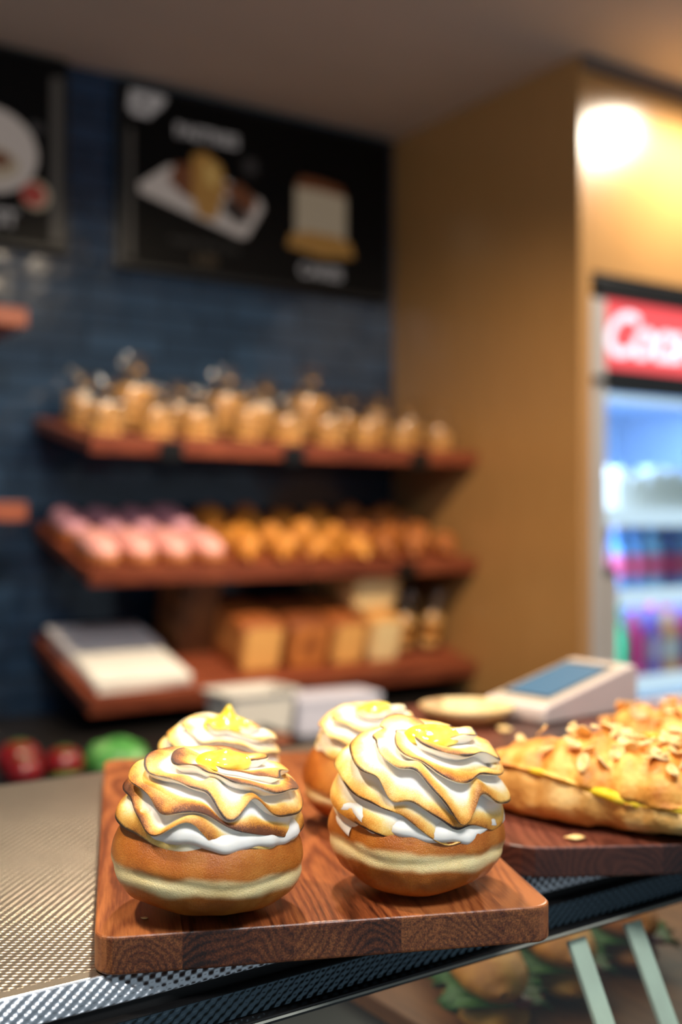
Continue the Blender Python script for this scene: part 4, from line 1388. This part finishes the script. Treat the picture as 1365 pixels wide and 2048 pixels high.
poly_xz('sauce_picture', ell(0.775, 2.115, 0.030, 0.018), c2, BROWN, 0.0016)
poly_xz('dip_bowl_picture', ell(0.862, 2.047, 0.034, 0.034), c2, CREAM, 0.0018)
poly_xz('dip_picture', ell(0.856, 2.048, 0.028, 0.026), c2, RED, 0.0026)
poly_xz('dip_spoon_picture', ell(0.853, 2.052, 0.016, 0.007, -0.4), c2, DRED, 0.0034)
poly_xz('garnish_picture', ell(0.862, 2.202, 0.020, 0.014), c2, DIM)
words('menu_title', 'BREAKFAST', 0.050, 0.690, 1.983, WHITE, c2, offset=0.0016)

# ------------------------------------------------------------------ drinks fridge
FX0, FX1, FY0, FY1 = 1.9615, 2.72, 1.830, 2.42
fr = empty('drinks_fridge', ((FX0 + FX1) / 2, (FY0 + FY1) / 2, 0.0), 'lit glass door drinks fridge with a red sign set into the tan wall', 'fridge')
def fch(o):
    o.parent = fr; o.matrix_parent_inverse = Matrix.Translation((-(FX0 + FX1) / 2, -(FY0 + FY1) / 2, 0)); return o
def fbox(name, *a, mat='fridge_grey', bv=0.0): return fch(box(name, *a[:6], M[mat], None, bv))
fbox('side_panel', FX0, FX0 + 0.03, FY0 + 0.03, FY1, 0.02, 1.83, mat='fridge_white')
fbox('side_panel', FX1 - 0.03, FX1, FY0 + 0.03, FY1, 0.02, 1.83, mat='fridge_white')
fbox('back_panel', FX0 + 0.03, FX1 - 0.03, FY1 - 0.03, FY1, 0.02, 1.83, mat='fridge_white')
fbox('base', FX0, FX1, FY0 + 0.02, FY1, 0.0, 0.30, mat='fridge_grey')
fbox('roof', FX0, FX1, FY0 + 0.03, FY1, 1.62, 1.83, mat='fridge_white')
fbox('top_trim', FX0 + 0.012, FX1, FY0 - 0.004, FY0 + 0.04, 1.828, 1.876, mat='black', bv=0.003)
fbox('middle_trim', FX0 + 0.040, FX1 - 0.04, FY0 + 0.002, FY0 + 0.03, 1.606, 1.662, mat='black', bv=0.003)
sign_m = emit('sign_red', (240, 82, 86), 1.3)
sign = fch(box('sign_panel', FX0 + 0.046, FX1 - 0.046, FY0 + 0.006, FY0 + 0.03, 1.664, 1.826, sign_m))
let = text_mesh('sign_lettering', 'Coca-Cola', 0.150, emit('sign_white', (252, 238, 250), 1.5), None, shear=0.35, offset=0.004, space=0.88)
let.location = (2.292, FY0 + 0.0052, 1.742); let.rotation_euler = (PI / 2, 0, 0)
let.parent = sign
let.matrix_parent_inverse = Matrix.Identity(4)
DG = (FX0, FX0 + 0.052)
door = fch(box('door_stile', FX0 + 0.001, FX0 + 0.052, FY0, FY0 + 0.028, 0.31, 1.826, M['fridge_grey'], None, 0.004))
fbox('door_stile', FX1 - 0.052, FX1 - 0.001, FY0, FY0 + 0.028, 0.31, 1.826, bv=0.004)
fbox('door_rail', FX0 + 0.052, FX1 - 0.052, FY0, FY0 + 0.028, 0.31, 0.40, bv=0.003)
fbox('door_hinge', FX0 + 0.004, FX0 + 0.046, FY0 - 0.004, FY0 + 0.002, 1.622, 1.640, mat='black', bv=0.001)
fbox('door_glass', FX0 + 0.052, FX1 - 0.052, FY0 + 0.010, FY0 + 0.016, 0.40, 1.606, mat='glass')
fbox('door_handle', FX0 + 0.048, FX0 + 0.080, FY0 - 0.012, FY0 + 0.006, 0.70, 1.165, bv=0.006)
fbox('handle_cap', FX0 + 0.046, FX0 + 0.074, FY0 - 0.013, FY0 + 0.007, 1.165, 1.190, mat='black', bv=0.003)
strip_m = emit('shelf_light', (222, 238, 255), 1.2)
edge_m = emit('price_rail_glow', (214, 230, 250), 1.35)
shelves = (1.318, 1.122, 0.905)
for z in shelves:
    fbox('wire_shelf', FX0 + 0.032, FX1 - 0.032, FY0 + 0.045, FY1 - 0.032, z - 0.012, z, mat='fridge_white')
    fch(box('glowing_price_rail', FX0 + 0.034, FX1 - 0.034, FY0 + 0.034, FY0 + 0.0445, z - 0.034, z + 0.008, edge_m, None, 0.001))  # price rail made to glow, its lit look put into the material
fch(box('light_tube', FX0 + 0.06, FX1 - 0.06, FY0 + 0.034, FY0 + 0.050, 1.590, 1.604, strip_m))
fch(box('light_tube', FX0 + 0.034, FX0 + 0.046, FY0 + 0.032, FY0 + 0.042, 0.42, 1.59, strip_m))
def bottle(x, y, z, r, h, body, lab_, cap, label, neck=True):
    root = empty('drink_bottle' if neck else 'drink_carton', (x, y, z + 0.0004), label, 'bottle' if neck else 'carton', 'drinks in the lit fridge')
    if neck:
        lathe('bottle_body', [(r * .9, 0), (r, 0.004), (r, h * .58), (r * .85, h * .70), (r * .42, h * .84), (r * .36, h * .93)], body, root, 24)
        lathe('bottle_label', [(r * 1.01, h * .22), (r * 1.02, h * .23), (r * 1.02, h * .52), (r * 1.01, h * .53)], lab_, root, 24)
        lathe('bottle_cap', [(r * .42, h * .92), (r * .44, h * .93), (r * .44, h), (r * .38, h * 1.01)], cap, root, 18)
    else:
        box('carton_body', -r, r, -r, r, 0, h * .86, body, root, 0.003)
        prism_xz('carton_gable', [(-r * .98, h * .86), (r * .98, h * .86), (0.006, h), (-0.006, h)], -r * .95, r * .95, lab_, root)
        c_ = lathe('carton_cap', [(r * .36, 0), (r * .36, 0.012), (0.0, 0.013)], cap, root, 16); c_.location = (0, -r * .5, h * .92)
    return root
def pl(name, rgb): return flat(name, rgb, 0.25, nscale=20, namt=0.08)
BL, DB, PK, MG, GN, PU, WH, OR, LI, SK = pl('bottle_blue', (96, 150, 220)), pl('bottle_navy', (44, 84, 160)), pl('label_pink', (226, 96, 150)), pl('bottle_magenta', (186, 40, 110)), \
    pl('bottle_green', (24, 176, 130)), pl('bottle_purple', (124, 86, 180)), pl('carton_white', (240, 242, 246)), pl('bottle_orange', (236, 170, 110)), pl('label_lilac', (190, 170, 220)), pl('label_sky', (120, 180, 230))
posx = [2.072 + 0.065 * i for i in range(9)]
pos_word = ORD
FYB = 1.915
for i, x in enumerate(posx):
    bottle(x, FYB, shelves[0], 0.029, (0.118, 0.112, 0.100, 0.118, 0.118, 0.112)[i % 6], WH, WH, (BL, BL, DB, BL, DB, BL)[i % 6], 'white drink carton in the upper row of the fridge, %s from left' % pos_word[i], False)
rowB = [(LI, PK, BL), (BL, PK, LI), (BL, PK, DB), (SK, PK, BL), (DB, MG, BL), (BL, PK, SK)]
for i, x in enumerate(posx):
    bottle(x, FYB, shelves[1], 0.0295, 0.168, *rowB[i % 6], 'blue bottle with a pink label in the middle row of the fridge, %s from left' % pos_word[i])
rowC = [(LI, SK, GN), (GN, GN, GN), (MG, MG, PU), (PU, LI, MG), (OR, WH, MG), (MG, PU, PU), (LI, PK, MG), (SK, LI, BL), (PU, PK, MG)]
rn = ['pale lilac', 'bright green', 'magenta', 'purple', 'pale orange', 'dark magenta', 'lilac', 'sky blue', 'violet']
for i, x in enumerate(posx):
    bottle(x, FYB, shelves[2], 0.0295, (0.15, 0.178, 0.172, 0.176, 0.17, 0.17)[i % 6], *rowC[i], '%s drink bottle in the lower row of the fridge, %s from left' % (rn[i], pos_word[i]))

# ------------------------------------------------------------------ lights
def spot(loc, target, power, colr, size_deg=90, blend=0.8, rad=0.05):
    l = bpy.data.lights.new('downlight', 'SPOT')
    l.energy = power; l.color = colr; l.spot_size = math.radians(size_deg); l.spot_blend = blend; l.shadow_soft_size = rad
    o = bpy.data.objects.new('downlight', l); o.location = loc
    d = Vector(target) - Vector(loc)
    o.rotation_euler = d.to_track_quat('-Z', 'Y').to_euler()
    col.objects.link(o)
    return o
def area(loc, target, power, colr, sx, sy):
    l = bpy.data.lights.new('area_light', 'AREA')
    l.shape = 'RECTANGLE'; l.size = sx; l.size_y = sy; l.energy = power; l.color = colr
    o = bpy.data.objects.new('area_light', l); o.location = loc
    d = Vector(target) - Vector(loc)
    o.rotation_euler = d.to_track_quat('-Z', 'Y').to_euler()
    col.objects.link(o)
    return o
WARM0 = (1.0, 0.90, 0.74)
WARM = (1.0, 0.80, 0.56)
WARM2 = (1.0, 0.86, 0.68)
spot((2.27, 1.590, 2.350), (2.27, 1.62, 0), 50, WARM0, 168, 0.5, 0.06)          # washes the tan header
spot((0.62, 1.05, 2.36), (0.45, 0.72, 1.1), 80, WARM2, 70, 0.7, 0.05)           # over the counter, staff side
spot((-0.25, 0.75, 2.36), (0.25, 0.55, 1.1), 62, WARM2, 70, 0.7, 0.05)
spot((1.25, 1.00, 2.36), (1.40, 2.2, 1.1), 130, WARM, 80, 0.9, 0.05)            # onto the shelves
spot((0.60, 1.00, 2.36), (0.9, 2.2, 1.0), 92, WARM, 80, 0.9, 0.05)
area((0.15, -0.25, 2.36), (0.35, 0.5, 1.1), 36, (0.95, 0.97, 1.0), 0.5, 0.5)    # unseen panel added over the customer side as cool front fill
area((2.34, 2.0, 1.60), (2.34, 2.1, 0.5), 3.2, (0.36, 0.58, 1.0), 0.55, 0.3)       # fridge interior tubes
area((2.34, 1.90, 1.10), (2.34, 2.4, 1.10), 3, (0.50, 0.70, 1.0), 0.5, 0.02)
area((2.030, 1.872, 1.0), (2.45, 1.95, 1.0), 8, (0.60, 0.76, 1.0), 0.03, 1.2)
area((2.34, 1.90, 0.88), (2.34, 2.1, 0.4), 2, (0.55, 0.76, 1.0), 0.5, 0.1)
area((0.55, 0.72, 1.056), (0.55, 0.721, 0.5), 2.6, WARM2, 1.6, 0.28)               # soft light added to brighten the inside of the display case

w = bpy.data.worlds.new('shop_daylight'); scn.world = w
w.use_nodes = True
bg = w.node_tree.nodes['Background']
bg.inputs[0].default_value = (0.74, 0.88, 1.0, 1)
bg.inputs[1].default_value = 0.36

# ------------------------------------------------------------------ camera
cd = bpy.data.cameras.new('camera')
cam = bpy.data.objects.new('camera', cd)
cam.location = (0, 0, H)
cam.rotation_euler = (PI / 2 + math.atan(16 / 2230), 0, cam_yaw)
cd.sensor_fit = 'VERTICAL'; cd.sensor_height = 36.0; cd.sensor_width = 24.0
cd.lens = 2230 / 2048 * 36
cd.clip_start = 0.02
cd.dof.use_dof = True
cd.dof.focus_distance = 0.525
cd.dof.aperture_fstop = 3.6
cd.dof.aperture_blades = 9
col.objects.link(cam)
scn.camera = cam

vs = scn.view_settings
vs.view_transform = 'Standard'; vs.look = 'None'; vs.gamma = 1.0; vs.use_curve_mapping = False
vs.exposure = 0.0
scn.cycles.use_denoising = True
scn.cycles.max_bounces = 8
scn.cycles.transparent_max_bounces = 24
scn.cycles.caustics_reflective = False
scn.cycles.caustics_refractive = False
scn.cycles.sample_clamp_indirect = 6.0
